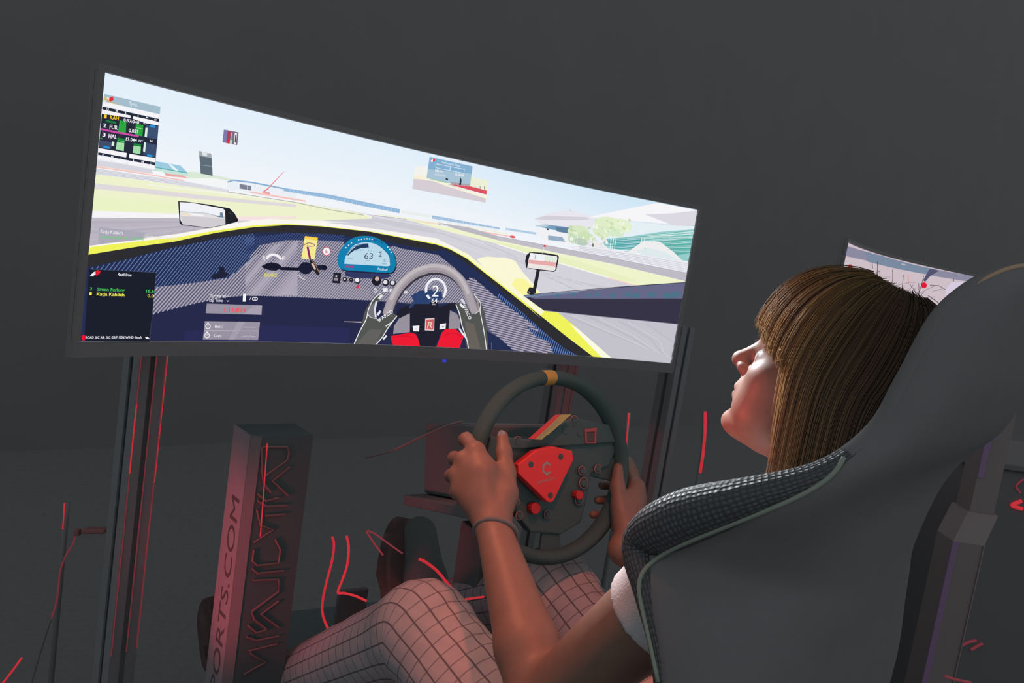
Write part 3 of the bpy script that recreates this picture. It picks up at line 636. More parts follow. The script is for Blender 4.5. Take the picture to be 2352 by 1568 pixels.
P(r5((490, 350), (660, 340), (1210, 480), (1440, 530), (1405, 810), (456, 632)), (244, 242, 236)); P(r5((475, 500), (900, 560), (1405, 760), (1400, 810), (456, 632)), (214, 206, 212)); P(r5((475, 455), (640, 470), (900, 545), (940, 590), (1415, 745), (1410, 760), (900, 600), (700, 525), (472, 505)), (246, 240, 216)); P(r5((935, 575), (1200, 600), (1418, 655), (1414, 708), (1200, 650)), (220, 84, 98)); P(r5((690, 485), (870, 525), (960, 540), (940, 560), (880, 555), (690, 510)), (134, 206, 140)); P(r5((880, 495), (950, 520), (945, 555), (885, 545)), (92, 190, 110)); P(r5((1210, 485), (1440, 530), (1425, 640), (1200, 600)), (236, 240, 214))
for x in (1268, 1330, 1385): K(r5((x, 640), (x + 2, 600)), 1.2, (90, 110, 100))
P(r5((680, 222), (1234, 345), (1200, 605), (960, 565), (640, 495)), (168, 196, 214)); P(r5((680, 222), (1234, 345), (1222, 440), (660, 380)), (132, 176, 210)); P(r5((960, 545), (1200, 580), (1196, 605), (955, 575)), (180, 160, 168))
P(r5((690, 280), (720, 245), (735, 262), (715, 292)), (246, 246, 250)); P(r5((722, 250), (748, 248), (750, 275), (725, 292)), (224, 50, 62)); X('Performance Delta', r5((838, 305))[0], r5((1068, 352))[0], 5.6, (238, 244, 250), (0.08, -1))
K(r5((762, 312), (1136, 385), (1130, 435), (756, 362), (762, 312)), 1.0, (238, 244, 250)); K(r5((948, 350), (942, 395)), 1.0, (238, 244, 250)); X('DELTA', r5((750, 412))[0], r5((846, 425))[0], 5.4, (244, 246, 250), (0.08, -1), True); X('ESTIMATED', r5((745, 462))[0], r5((885, 478))[0], 4.6, (236, 240, 246), (0.08, -1)); X('0.000', r5((1010, 462))[0], r5((1118, 478))[0], 5.6, (244, 246, 250), (0.08, -1), True)
P(r5((1080, 485), (1092, 520), (1085, 585), (1062, 585), (1068, 520)), (44, 56, 66)); P(r5((890, 490), (920, 510), (915, 525), (885, 518)), (48, 60, 66)); K(r5((940, 250), (1050, 275)), 3, (236, 242, 248))
P(r2((275, 270), (760, 330), (720, 400), (262, 450)), (172, 170, 184)); X('Katja Kahlich', r2((288, 332))[0], r2((520, 350))[0], 8.5, (244, 242, 246), (0.08, -1)); X('connected to Lemans', r2((288, 385))[0], r2((740, 405))[0], 7, (104, 204, 120), (0.06, -1), True); X('CAPTION CONTROL', r2((752, 378))[0], r2((1105, 405))[0], 4.4, (230, 226, 214), (0.06, -1), True)
P(r2((170, 705), (872, 742), (800, 1455), (120, 1450)), (28, 31, 44)); K(r2((185, 706), (870, 742), (802, 1455), (130, 1450)), 0.9, (70, 84, 112))
P(r2((180, 775), (215, 738), (235, 730), (240, 760), (205, 780)), (240, 240, 244)); P(r2((235, 728), (260, 715), (290, 728), (280, 755), (240, 775)), (226, 34, 50)); X('Realtime', r2((468, 775))[0], r2((612, 782))[0], 7.5, (232, 232, 240), (0.06, -1), True)
X('2', r2((178, 922))[0], r2((204, 922))[0], 6.5, (70, 196, 90), (0.06, -1), True); X('Simon Furlong', r2((255, 928))[0], r2((542, 938))[0], 7.5, (70, 196, 90), (0.06, -1), True); X('18.6', r2((765, 948))[0], r2((846, 950))[0], 7, (70, 196, 90), (0.06, -1), True)
X('1', r2((172, 974))[0], r2((198, 974))[0], 6.5, (246, 240, 90), (0.06, -1), True); X('Katja Kahlich', r2((248, 978))[0], r2((538, 986))[0], 7.5, (246, 240, 90), (0.06, -1), True); X('0.0', r2((778, 998))[0], r2((846, 999))[0], 7, (246, 240, 90), (0.06, -1), True)
D(r2((114, 1415))[0], 4.5, 7, (238, 20, 50), 10); X('ROAD 28C AIR 20C GRIP 100% WIND 0km/h', r2((135, 1425))[0], r2((718, 1425))[0], 6, (230, 230, 238), (0.06, -1), True); P(r2((752, 1410), (780, 1405), (802, 1428), (770, 1428)), (240, 240, 244))
X('Current lap >', r2((1425, 998))[0], r2((1630, 1003))[0], 8, (242, 242, 246), (0.06, -1)); X('Lap Time', r2((1422, 1043))[0], r2((1560, 1047))[0], 8, (242, 242, 246), (0.06, -1)); K(r2((1605, 1026), (1615, 1044), (1628, 1026)), 1.2, (242, 242, 246)); X('1', r2((1770, 1040))[0], r2((1800, 1041))[0], 18, (246, 246, 250), (0.06, -1), True); X('/', r2((1840, 1025))[0], r2((1860, 1025))[0], 8, (242, 242, 246), (0.06, -1))
for q in (1885, 1910): PIC.ring(r2((q, 1015))[0], 3.0, 3.2, 1.6, (242, 242, 246))
GB = (152, 146, 162)
P(r2((1396, 1063), (1972, 1083), (1962, 1180), (1385, 1163)), GB); P(r2((1880, 1085), (1972, 1083), (1965, 1180), (1780, 1172)), (166, 160, 176)); X('1:11:893', r2((1576, 1148))[0], r2((1798, 1154))[0], 10.5, (236, 84, 94), (0.05, -1), True)
P(r2((1376, 1245), (1950, 1256), (1930, 1440), (1355, 1436)), GB); P(r2((1720, 1250), (1800, 1252), (1680, 1438), (1620, 1438)), (164, 158, 174)); K(r2((1366, 1343), (1940, 1348)), 1.2, (200, 196, 206))
for y, t in ((1298, 'Best:'), (1392, 'Last:')):
    q = r2((1408 - (y - 1298) * 0.1, y))[0]; PIC.ring(q, 5.2, 5.6, 1.8, (240, 240, 244)); K([(q[0], q[1] - 8.6), (q[0], q[1] - 6)], 3, (240, 240, 244)); K([(q[0], q[1] - 3), q], 1.4, (240, 240, 244)); X(t, r2((1480 - (y - 1298) * 0.1, y + 15))[0], r2((1560 - (y - 1298) * 0.1, y + 17))[0], 7, (240, 240, 244), (0.05, -1)); X('--:--:---', r2((1780 - (y - 1298) * 0.1, y + 15))[0], r2((1905 - (y - 1298) * 0.1, y + 18))[0], 5, (232, 232, 240), (0.05, -1))
PIC.build(mon1)
# brand lettering and power light on the lower bezel
def on_bezel(body, p0, p1, h, m, parent, name):
    v, f = text_mesh(body); W_ = v[:, 0].max(); out = []
    for x, y in v:
        a, z = PIC.av((p0[0] + (p1[0] - p0[0]) * x / W_, p0[1] + (p1[1] - p0[1]) * x / W_ - h * y))
        out.append(SP1(a, z, 0.0066))
    return mesh_obj(name, out, f, m, parent)
on_bezel('electriQ', (957, 815), (998, 817), 12, mat('brown_print', (0.30, 0.22, 0.22), 0.5), mon1, 'brand_lettering')
M_blue_led = mat('blue_led', (0.02, 0.02, 0.1), 0.4, emit=(0.05, 0.07, 0.9), estr=0.6)
a_, z_ = PIC.av((1021, 824))
mb = MB(); mb.box(SP1(a_, -SH / 2 - 0.026, 0.0), [(1, 0, 0), (0, 1, 0), (0, 0, 1)], (0.0030, 0.003, 0.0028)); mb.build('power_light', M_blue_led, mon1, bevel=0.001)

# picture of the second monitor
PIC2 = Picture(Q2, SP2)
r7 = crop(1600, 540, 2.8)
PIC2.tris([[(-SW / 2, -SH / 2), (SW / 2, -SH / 2), (SW / 2, SH / 2)], [(-SW / 2, -SH / 2), (SW / 2, SH / 2), (-SW / 2, SH / 2)]], (206, 190, 198))
PIC2.poly(r7((893, 42), (1000, 78), (1180, 128), (1400, 190), (1600, 232), (1780, 262), (1900, 285), (1890, 330), (1760, 300), (1560, 268), (1400, 235), (1250, 205), (1080, 160), (883, 104)), (140, 138, 160))
PIC2.poly(r7((1080, 104), (1400, 190), (1520, 216), (1480, 252), (1300, 218), (1100, 170)), (122, 138, 160))
PIC2.poly(r7((1500, 214), (1560, 228), (1500, 265), (1470, 300), (1455, 290)), (84, 84, 112))
PIC2.poly(r7((880, 135), (900, 135), (895, 178), (876, 172)), (60, 110, 92))
PIC2.disc(r7((988, 200))[0], 5, 5, (214, 50, 70), 10); PIC2.disc(r7((1462, 322))[0], 7, 7, (224, 30, 60), 10)
PIC2.stroke(r7((1130, 180), (1132, 215)), 1.2, (110, 110, 124)); PIC2.stroke(r7((1360, 260), (1362, 310), (1345, 300)), 1.4, (226, 120, 130))
PIC2.stroke(r7((1500, 320), (1560, 325), (1600, 350)), 1.4, (80, 80, 96)); PIC2.stroke(r7((1655, 280), (1640, 345)), 1.4, (90, 90, 110)); PIC2.stroke(r7((1520, 360), (1580, 345)), 1.0, (110, 110, 120))
PIC2.poly(r7((1640, 300), (1720, 300), (1660, 350), (1600, 395), (1600, 350)), (214, 204, 224))
PIC2.disc(r7((1330, 188))[0], 6, 1.6, (190, 186, 200), 8, 0.2)
PIC2.build(mon2)

# ------------------------------------------------------------------ stands, columns and light strips
M_alu = mat('dark_anodised_aluminium', (0.235, 0.245, 0.25), 0.5, metal=0.0, spec=0.5, vary=0.06)
M_red_glow = mat('red_glow', (0.2, 0.02, 0.03), 0.4, emit=(0.50, 0.022, 0.032), estr=1.0)  # emission for the strips and also for added edge glints
M_red_dim = mat('dim_red_glow', (0.2, 0.05, 0.06), 0.5, emit=(0.12, 0.018, 0.024), estr=1.0)
M_red_faint = mat('faint_red_glow', (0.2, 0.15, 0.15), 0.5, emit=(0.022, 0.004, 0.005), estr=1.0)

def t_slot_post(name, label, foot, ang, w, z0, z1, group):
    """aluminium extrusion with a slot in every face"""
    root = thing(name, label, 'post', group)
    h = w / 2; a = w * 0.11; d = w * 0.22; l = w * 0.24
    side = [(-h, -h), (-a, -h), (-a, -h + d * 0.35), (-l, -h + d * 0.35), (-a, -h + d), (a, -h + d), (l, -h + d * 0.35), (a, -h + d * 0.35), (a, -h)]
    prof = []
    for k in range(4):
        c, s = math.cos(k * math.pi / 2), math.sin(k * math.pi / 2)
        prof += [(x * c - y * s, x * s + y * c) for x, y in side]
    ca, sa = math.cos(ang), math.sin(ang)
    pts = [(foot[0] + x * ca - y * sa, foot[1] + x * sa + y * ca, z0) for x, y in prof]
    mb = MB(); mb.prism(pts, (0, 0, z1 - z0)); mb.build('extrusion', M_alu, root)
    mb = MB(); mb.box((foot[0], foot[1], z0 - 0.006 + 0.006), [(ca, sa, 0), (-sa, ca, 0), (0, 0, 1)], (w, w, 0.006)); mb.build('foot_plate', M_alu, root, bevel=0.002)
    return root, lambda x, y, z: np.array([foot[0] + x * ca - y * sa, foot[1] + x * sa + y * ca, z])

# left post that carries the big monitor
pL = at_axis(326, 900, 1, 0.10)
post1, q1 = t_slot_post('monitor_post', 'slotted metal monitor post with glowing red edge glints under the left of the large monitor', (pL[0], 0.10), 0.25, 0.045, 0.006, 1.0, 'monitor posts')
for (x, r, z0, z1, m) in ((-0.021, 0.0010, 0.42, 0.985, M_red_dim), (0.004, 0.0010, 0.42, 0.985, M_red_dim), (0.0215, 0.0013, 0.42, 0.985, M_red_dim), (-0.021, 0.0011, 0.72, 0.83, M_red_glow), (0.0218, 0.0015, 0.70, 0.97, M_red_glow)):
    mb = MB(); mb.tube([q1(x, -0.0235, z0), q1(x, -0.0235, z1)], r, 6); mb.build('edge_glint', m, post1)  # red glints on the slot edges put in as glowing rods
# centre post behind the wheel
pC = at_axis(1278, 930, 1, 0.16)
post2, q2 = t_slot_post('monitor_post', 'slotted metal monitor post seen through the top of the steering wheel', (pC[0], 0.16), 0.0, 0.05, 0.006, 1.05, 'monitor posts')
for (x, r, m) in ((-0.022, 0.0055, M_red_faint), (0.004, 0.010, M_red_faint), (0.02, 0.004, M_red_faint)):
    mb = MB(); mb.box(q2(x, -0.0265, 0.86), [(1, 0, 0), (0, 1, 0), (0, 0, 1)], (r, 0.001, 0.10)); mb.build('edge_glint', m, post2)  # red light on the post's face put in as glowing bars
# right post, mostly hidden
pR = at_axis(1545, 845, 1, 0.06)
post3, q3 = t_slot_post('monitor_post', 'slotted metal monitor post under the right end of the large monitor', (pR[0] + 0.03, 0.08), 0.0, 0.05, 0.006, 1.02, 'monitor posts')
mb = MB(); mb.tube([at_axis(1547, 834, 1, 0.0), at_axis(1544, 851, 1, 0.0)], 0.0012, 6); o = mb.build('edge_glint', M_red_glow, post3)  # red glint below the bezel put in as a glowing rod
post4, q4 = t_slot_post('monitor_post', 'slotted metal post behind the distant monitor', (1.69, 0.125), 0.1, 0.05, 0.006, 1.2, 'monitor posts')
# cross rail joining the posts behind the screen
mb = MB(); mb.aabb((pL[0] - 0.05, 0.125, 1.04), (pR[0] + 0.09, 0.165, 1.08)); rail = mb.build('monitor_rail', M_alu, None, bevel=0.003)
tag(rail, 'horizontal dark rail behind the large monitor joining its posts', 'rail')

# column with the printed lettering
def column(name, label, corner, ang, w_side, cham, w_front, h, m_side, m_cham, m_front):
    """upright box: side face, a chamfer, then the front face; corner is the front end of the side face"""
    root = thing(name, label, 'column')
    ca, sa = math.cos(ang), math.sin(ang)
    X_, Y_ = np.array([ca, sa, 0]), np.array([-sa, ca, 0])
    c = np.array([corner[0], corner[1], 0.0])
    base = [c + Y_ * w_side, c, c + X_ * cham - Y_ * cham * 0.55, c + X_ * (cham + w_front) - Y_ * cham * 0.55, c + X_ * (cham + w_front) + Y_ * w_side]
    mb = MB(); mb.prism(base, (0, 0, h)); mb.build('column_body', m_front, root)
    e = 0.0015
    mb = MB(); mb.prism([c + Y_ * w_side - X_ * e, c - X_ * e, c, c + Y_ * w_side], (0, 0, h)); mb.build('side_panel', m_side, root)
    n = nrm(np.array([-0.55 * X_[0] - Y_[0], -0.55 * X_[1] - Y_[1], 0]))
    mb = MB(); mb.prism([c + n * e, base[2] + n * e, base[2], c], (0, 0, h)); mb.build('corner_strip', m_cham, root)
    return root, c, X_, Y_
M_panel_white = mat('white_vinyl_panel', (0.30, 0.27, 0.29), 0.5, spec=0.3, vary=0.06)
M_panel_grey = mat('grey_vinyl_strip', (0.19, 0.17, 0.175), 0.6, spec=0.2)
M_print_black = mat('black_print', (0.10, 0.10, 0.10), 0.7, spec=0.1)
M_print_red = mat('dull_red_print', (0.26, 0.15, 0.15), 0.7, spec=0.1)
cy_ = -0.06
pc = at_axis(577, 1000, 1, cy_)
col1, c0, CX, CY = column('printed_column', 'red-lit column with web address lettering at its side left of the legs', (pc[0], cy_), 0.0, 0.064, 0.014, 0.085, pc[2], M_panel_white, M_panel_grey, mat('matt_black_column', (0.105, 0.13, 0.132), 0.8, spec=0.1))
# the web address reads upwards on the side face
v, f = text_mesh('MOTORSPORTS.COM'); Wt = v[:, 0].max()
Ltop = at_plane(540, 1140, c0 - CX * 0.0018, CX)[2]; kx = 0.0435
out = [c0 - CX * 0.0019 + CY * (0.012 + y * 0.030) + np.array([0, 0, Ltop - (Wt - x) * kx]) for x, y in v]
mesh_obj('web_address_lettering', out, f, M_print_black, col1)
# outlined emblem letters on the front face, as raised strokes
def on_front(x, y): return at_plane(x, y, c0 - CY * (0.016 * 0.55 + 0.001), CY)
EM = [[(602, 1026), (602, 1080), (605, 1108), (622, 1130)], [(603, 1026), (660, 1026), (664, 1040), (660, 1056), (604, 1096)], [(666, 1072), (626, 1104), (662, 1138)], [(592, 1134), (612, 1150), (640, 1142)], [(592, 1150), (612, 1162), (660, 1160)], [(610, 1184), (655, 1180)],
      [(590, 1170), (598, 1205), (628, 1216), (582, 1246)], [(583, 1262), (580, 1288), (592, 1298), (640, 1292), (644, 1262), (632, 1238)], [(580, 1306), (592, 1316), (652, 1310)], [(582, 1332), (640, 1330), (640, 1358), (578, 1404), (584, 1422), (612, 1444)], [(640, 1380), (600, 1410), (640, 1440)], [(570, 1436), (590, 1452), (612, 1446)], [(566, 1462), (590, 1470), (640, 1460)], [(572, 1494), (636, 1478)], [(575, 1500), (610, 1520), (560, 1548)]]
for k, e in enumerate(EM):
    mb = MB(); mb.tube([on_front(*p) for p in e], 0.0019, 5); mb.build('emblem_stroke', M_print_red, col1)
mb = MB(); mb.tube([at(614, 1018, 1.26), at(598, 1232, 1.26)], 0.0009, 6); o = mb.build('glow_strip', M_red_glow); tag(o, 'thin straight red glint added as a glowing rod in front of the printed column', 'light strip', 'red light strips')  # glint at the column edge, added as a thin emitting rod

# dark console of the neighbouring rig that the small red lights sit on
M_console = mat('dark_console', (0.165, 0.167, 0.17), 0.8, spec=0.1)
con = thing('neighbour_console', 'dark box-shaped console behind the small red lights at the lower right', 'console')
KA, KB = np.array([0.77, -0.64, 0]), np.array([0.64, 0.77, 0]); cc = at(2330, 1330, 2.1); zc_ = at(2330, 1075, 2.1)[2]
mb = MB(); mb.box(np.array([cc[0], cc[1], zc_ / 2]) + KB * 0.2 + KA * 0.18, (KA, KB, (0, 0, 1)), (0.36, 0.20, zc_ / 2)); mb.build('console_body', M_console, con, bevel=0.01)
mb = MB(); mb.box(np.array([cc[0], cc[1], zc_ + 0.008]) + KB * 0.2 + KA * 0.18, (KA, KB, (0, 0, 1)), (0.37, 0.21, 0.008)); mb.build('console_top', M_console, con, bevel=0.003)
def on_console(x, y): return at_plane(x, y, cc - KB * 0.0015, KB)
# free red light strips around the pedals and the neighbouring rig
STRIPS = [
 ('long curved red light strip hanging left of the knee', [(763, 1232), (767, 1252), (762, 1290), (750, 1335), (741, 1380), (741, 1410), (752, 1440), (767, 1464)], 1.42, 0.0022, M_red_glow),
 ('bent red light strip turning a corner beside the knee', [(796, 1230), (801, 1258), (797, 1298), (786, 1332), (776, 1360), (790, 1362), (815, 1368), (842, 1380)], 1.38, 0.0021, M_red_glow),
 ('short red light strip slanting down above the shoe', [(841, 1219), (858, 1245), (880, 1275)], 1.36, 0.0016, M_red_dim),
 ('slim dim red light strip running down to the shoe', [(844, 1218), (862, 1226), (895, 1250), (925, 1271)], 1.36, 0.0014, M_red_dim),
 ('bright arched red light strip between the knees', [(962, 1283), (980, 1292), (1005, 1312), (1028, 1340), (1052, 1368)], 1.33, 0.0024, M_red_glow),
 ('short level red light strip behind the left forearm', [(1068, 1376), (1085, 1374), (1112, 1370)], 1.33, 0.0018, M_red_glow),
 ('red light strip at the lower left corner', [(50, 1510), (30, 1538), (8, 1566), (-14, 1595), (-60, 1660), (-150, 1800), (-250, 1990), (-300, 2180)], 1.3, 0.0016, M_red_glow),
 ('slanting dim red strip below the printed column', [(640, 1496), (655, 1525), (668, 1566)], 1.5, 0.006, M_red_faint),
 ('dim pinkish light strip lying at the lower right edge', [(2170, 1552), (2195, 1560), (2230, 1567)], 1.25, 0.0020, M_red_dim),
 ('red chevron light at the right edge', [(2346, 1150), (2324, 1160), (2348, 1168)], 0, 0.0050, M_red_glow),
 ('dim red bent light above the red chevron', [(2351, 1100), (2334, 1116), (2344, 1132)], 0, 0.0026, M_red_dim),
 ('upper of two slanting red lights at lower right', [(2205, 1484), (2225, 1474), (2242, 1471)], 0, 0.0038, M_red_dim),
 ('lower of two slanting red lights at lower right', [(2230, 1492), (2245, 1483), (2257, 1477)], 0, 0.0038, M_red_dim),
]
for lab, pts, d, r, m in STRIPS:
    mb = MB(); mb.tube(catmull([(at(x, y, d) if d else on_console(x, y)) for x, y in pts], 5), r, 7)
    tag(mb.build('glow_strip', m, None, True), lab, 'light strip', 'red light strips')
for lab, pts, d, r in (('slim light stand with an upright red strip right of the steering wheel', [(1445, 948), (1440, 1000), (1437, 1052)], 1.75, 0.0016),
                       ('slim light stand with an upright red strip below the chin', [(1620, 945), (1619, 1000), (1614, 1050), (1608, 1086)], 1.9, 0.0034),
                       ('slim light stand with a short red strip at the far left', [(148, 1155), (146, 1190), (144, 1215)], 1.5, 0.0012)):
    st = thing('light_stand', lab, 'light stand', 'slim light stands')
    P_ = [at(x, y, d) for x, y in pts]; b_ = P_[-1]
    mb = MB(); mb.tube(P_, r, 7); mb.build('glow_strip', M_red_glow, st, True)
    k = CM[:, 1] * 0.008
    mb = MB(); mb.tube([np.array([b_[0] + k[0], b_[1] + k[1], 0.012])] + [p + k for p in P_[::-1]], 0.005, 8); mb.build('pole', M_alu, st, True)
    mb = MB(); mb.cyl((b_[0] + k[0], b_[1] + k[1], 0.0), (0, 0, 1), 0.05, 0.012, 24); mb.build('base', M_alu, st)
# thin red cable and its plug at the far left
mb = MB(); mb.tube(catmull([at(*p, 1.5) for p in ((174, 1226), (168, 1248), (150, 1278), (138, 1312), (134, 1350), (128, 1388), (118, 1420))], 6), 0.0016, 6)
cab = thing('power_cable', 'thin red cable hanging down from a plug at the far left', 'cable')
mb.build('cable_cord', M_red_dim, cab, True)  # red on the cord put in as emission, it is no lamp
e0 = at(118, 1420, 1.5); mb = MB(); mb.tube(catmull([e0, e0 + np.array([-0.02, 0.01, -0.12]), np.array([e0[0] - 0.05, e0[1] + 0.02, 0.01]), np.array([e0[0] - 0.3, e0[1] + 0.2, 0.004])], 6), 0.0016, 6); mb.build('cable_tail', M_black_soft, cab, True)  # rest of the same cord, dark by colour where its red fades
mb = MB(); mb.box(at(220, 1218, 1.5), [CM[:, 0], CM[:, 2], CM[:, 1]], (0.020, 0.0045, 0.01)); mb.build('plug_body', mat('dull_red_plastic', (0.30, 0.12, 0.12), 0.5), cab, bevel=0.002)
mb = MB(); mb.box(at(178, 1222, 1.5), [CM[:, 0], CM[:, 2], CM[:, 1]], (0.005, 0.006, 0.006)); mb.build('plug_tip', mat('dull_red_plastic', (0.3, 0.12, 0.12)), cab, bevel=0.002)
mb = MB(); mb.tube(catmull([at(840, 1050, 1.5), at(900, 1035, 1.48), at(970, 1002, 1.44), at(1030, 976, 1.40), at(1062, 968, 1.39)], 6), 0.002, 6)
tag(mb.build('wheel_cable', mat('dark_red_rubber', (0.27, 0.20, 0.205), 0.6), None, True), 'faint dark cable arching left from behind the steering wheel', 'cable')

# column of the neighbouring rig at the right
M_purple = mat('purple_light_tone', (0.30, 0.19, 0.33), 0.5)  # purple light on the grey column put into its edge colour
M_brown = mat('brownish_panel', (0.255, 0.215, 0.21), 0.6)
nb = thing('neighbour_column', 'dark reddish column with purple light painted on its edge at the right behind the seat', 'column')
dn = 1.60; NA, NB_ = np.array([0.77, -0.64, 0]), np.array([0.64, 0.77, 0])
cl_ = at(2165, 1420, dn + 0.03); cu_ = at(2285, 960, dn + 0.03); zk = at(2215, 1240, dn)[2]; zt_ = at(2300, 780, dn)[2]
mb = MB(); mb.box((cl_[0], cl_[1], zk / 2), (NA, NB_, (0, 0, 1)), (0.030, 0.03, zk / 2)); mb.build('column_body', M_brown, nb)
mb = MB(); mb.prism([np.array([cl_[0], cl_[1], zk]) + NA * i + NB_ * j for i, j in ((-0.030, -0.03), (0.030, -0.03), (0.030, 0.03), (-0.030, 0.03))], np.array([cu_[0] - cl_[0], cu_[1] - cl_[1], 0.05])); mb.build('column_shoulder', M_brown, nb)
mb = MB(); mb.box((cu_[0], cu_[1], (zk + 0.04 + zt_) / 2), (NA, NB_, (0, 0, 1)), (0.024, 0.025, (zt_ - zk - 0.04) / 2)); mb.build('upper_column', M_brown, nb)
mb = MB(); mb.box(np.array([cl_[0], cl_[1], zk / 2]) - NA * 0.026 - NB_ * 0.031, (NA, NB_, (0, 0, 1)), (0.006, 0.002, zk / 2)); mb.build('lower_edge', M_purple, nb)
mb = MB(); mb.box(np.array([cu_[0], cu_[1], (zk + 0.12 + zt_) / 2]) - NA * 0.019 - NB_ * 0.026, (NA, NB_, (0, 0, 1)), (0.006, 0.002, (zt_ - zk - 0.12) / 2)); mb.build('upper_edge', M_purple, nb)
mb = MB(); mb.box(np.array([cl_[0], cl_[1], zk / 2]) + NA * 0.029 - NB_ * 0.031, (NA, NB_, (0, 0, 1)), (0.0012, 0.0015, zk / 2)); mb.build('far_edge', mat('dull_pink_edge', (0.29, 0.235, 0.245), 0.5), nb)
M_blue_dim = mat('blue_led_dim', (0.05, 0.05, 0.2), 0.5, emit=(0.03, 0.03, 0.33), estr=1.0)
for px_ in ([(2296, 948), (2290, 975), (2282, 1008)], [(2322, 926), (2317, 945), (2312, 958)]):
    mb = MB(); mb.tube([at(x, y, dn - 0.02) for x, y in px_], 0.0028, 6); mb.build('blue_light', M_blue_dim, nb)

# ------------------------------------------------------------------ steering wheel
PSI, PHI = -0.134, 0.247
WC = np.array([0.04, -0.325, 0.824])
E1 = np.array([math.cos(PSI), math.sin(PSI), 0]); N0 = np.array([math.sin(PSI), -math.cos(PSI), 0])
WN = N0 * math.cos(PHI) + np.array([0, 0, math.sin(PHI)]); E2 = np.cross(WN, E1)
if E2[2] < 0: E2 = -E2
FWD = -N0; RGT = E1
def wp(ang, r, n=0.0):
    a = math.radians(ang); return WC + r * (math.cos(a) * E1 + math.sin(a) * E2) + WN * n
def onw(x, y, n=0.0): return at_plane(x, y, WC + WN * n, WN)
M_suede = mat('black_suede', (0.065, 0.125, 0.122), 0.95, spec=0.1, bump=0.4, bscale=900, vary=0.1, vscale=400)
M_hub = mat('black_hub', (0.06, 0.115, 0.117), 0.5, spec=0.3)
M_redplate = mat('red_anodised_plate', (0.85, 0.05, 0.055), 0.42, spec=0.4, vary=0.04)
M_yellow = mat('yellow_leather_band', (0.55, 0.36, 0.08), 0.6, spec=0.3)
M_olive = mat('olive_yellow_trim', (0.50, 0.47, 0.16), 0.5, spec=0.3)
M_print_grey = mat('grey_print', (0.36, 0.33, 0.32), 0.6)
M_redknob = mat('red_knob', (0.55, 0.04, 0.05), 0.45)
wheel = thing('steering_wheel', 'round black simulator steering wheel with red triangular hub plate held by the driver', 'steering wheel')
RR, RT_ = 0.1390, 0.0112
# a rim a little flattened in section, with the marker band left out of it
def rim_piece(a0, a1, n, r_add, name, m):
    P_ = []
    for a in np.linspace(a0, a1, n):
        er = math.cos(math.radians(a)) * E1 + math.sin(math.radians(a)) * E2
        P_.append([WC + er * (RR + (RT_ + r_add) * math.cos(t)) + WN * (RT_ + r_add) * 1.55 * math.sin(t) for t in np.linspace(0, 2 * math.pi, 25)])
    mb = MB(); mb.grid(np.array(P_)); return mb.build(name, m, wheel, True)
rim_piece(0, 360, 121, 0.0, 'rim', M_suede)
rim_piece(91.5, 99.5, 8, 0.0006, 'centre_band', M_yellow)
# hub body
hb = [(1128, 1002), (1200, 1008), (1240, 1010), (1330, 1000), (1405, 1000), (1415, 1035), (1400, 1070), (1358, 1088), (1348, 1150), (1335, 1200), (1290, 1228), (1220, 1222), (1180, 1170), (1140, 1100), (1115, 1050)]
mb = MB(); mb.prism([onw(x, y, 0.002) for x, y in hb], -WN * 0.02); mb.build('hub_body', M_hub, wheel, bevel=0.003)
mb = MB(); mb.prism([onw(x, y, 0.008) for x, y in ((1150, 1000), (1215, 1012), (1320, 960), (1400, 975), (1415, 1015), (1330, 1022), (1200, 1030), (1160, 1030))], -WN * 0.012); mb.build('display_housing', M_hub, wheel, bevel=0.002)
for a0, a1 in ((178, 196), (-12, 6), (262, 280)):
    mb = MB(); mb.prism([wp(a0, 0.06, -0.002), wp(a0, 0.132, -0.002), wp((a0 + a1) / 2, 0.134, -0.002), wp(a1, 0.132, -0.002), wp(a1, 0.06, -0.002)], -WN * 0.007); mb.build('spoke', M_hub, wheel, bevel=0.002)
r8 = crop(1130, 930, 5.6)
PLn = 0.028
HP = r8((340, 762), (342, 880), (705, 1235), (745, 1256), (795, 1235), (1050, 700), (1032, 585), (785, 530), (570, 582))
mb = MB(); mb.prism([onw(x, y, PLn) for x, y in HP], -WN * 0.016); mb.build('hub_plate', M_redplate, wheel, bevel=0.0012)
for q in ((500, 762), (882, 662), (748, 1160)):
    c = onw(*r8(q)[0], PLn - 0.0005); mb = MB(); mb.cyl(c, WN, 0.0046, 0.0012, 20); sc_ = mb.build('plate_screw', M_hub, wheel)
    mb = MB(); mb.cyl(c + WN * 0.001, WN, 0.002, 0.0006, 6); mb.build('screw_socket', M_print_black, sc_)
hx = []
cx_, cy2 = r8((705, 815))[0]
def hexpt(k, s): return (cx_ + s * 12.0 * math.sin(k * math.pi / 3), cy2 - s * 16.5 * math.cos(k * math.pi / 3))
mb = MB()
for k in (0, 1, 2, 3, 4, 5):
    if k == 1: continue
    mb.prism([onw(*hexpt(k, 1.0), PLn + 0.0001), onw(*hexpt(k + 1, 1.0), PLn + 0.0001), onw(*hexpt(k + 1, 0.62), PLn + 0.0001), onw(*hexpt(k, 0.62), PLn + 0.0001)], WN * 0.0004)
mb.build('hexagon_emblem', M_print_grey, wheel)
def wheel_text(body, p0, p1, h, n, m, name):
    v, f = text_mesh(body); W_ = v[:, 0].max(); p0 = np.array(p0); p1 = np.array(p1); d = nrm(p1 - p0)
    up = np.array([d[1], -d[0]])
    return mesh_obj(name, [onw(*(p0 + (p1 - p0) * x / W_ + up * h * y), n) for x, y in v], f, m, wheel)
wheel_text('SIMAGIC', r8((590, 1018))[0], r8((828, 945))[0], 7, PLn + 0.0003, M_print_grey, 'hub_lettering')
BAR = r8((545, 440), (880, 125), (1022, 120), (720, 385), (705, 385), (640, 445))
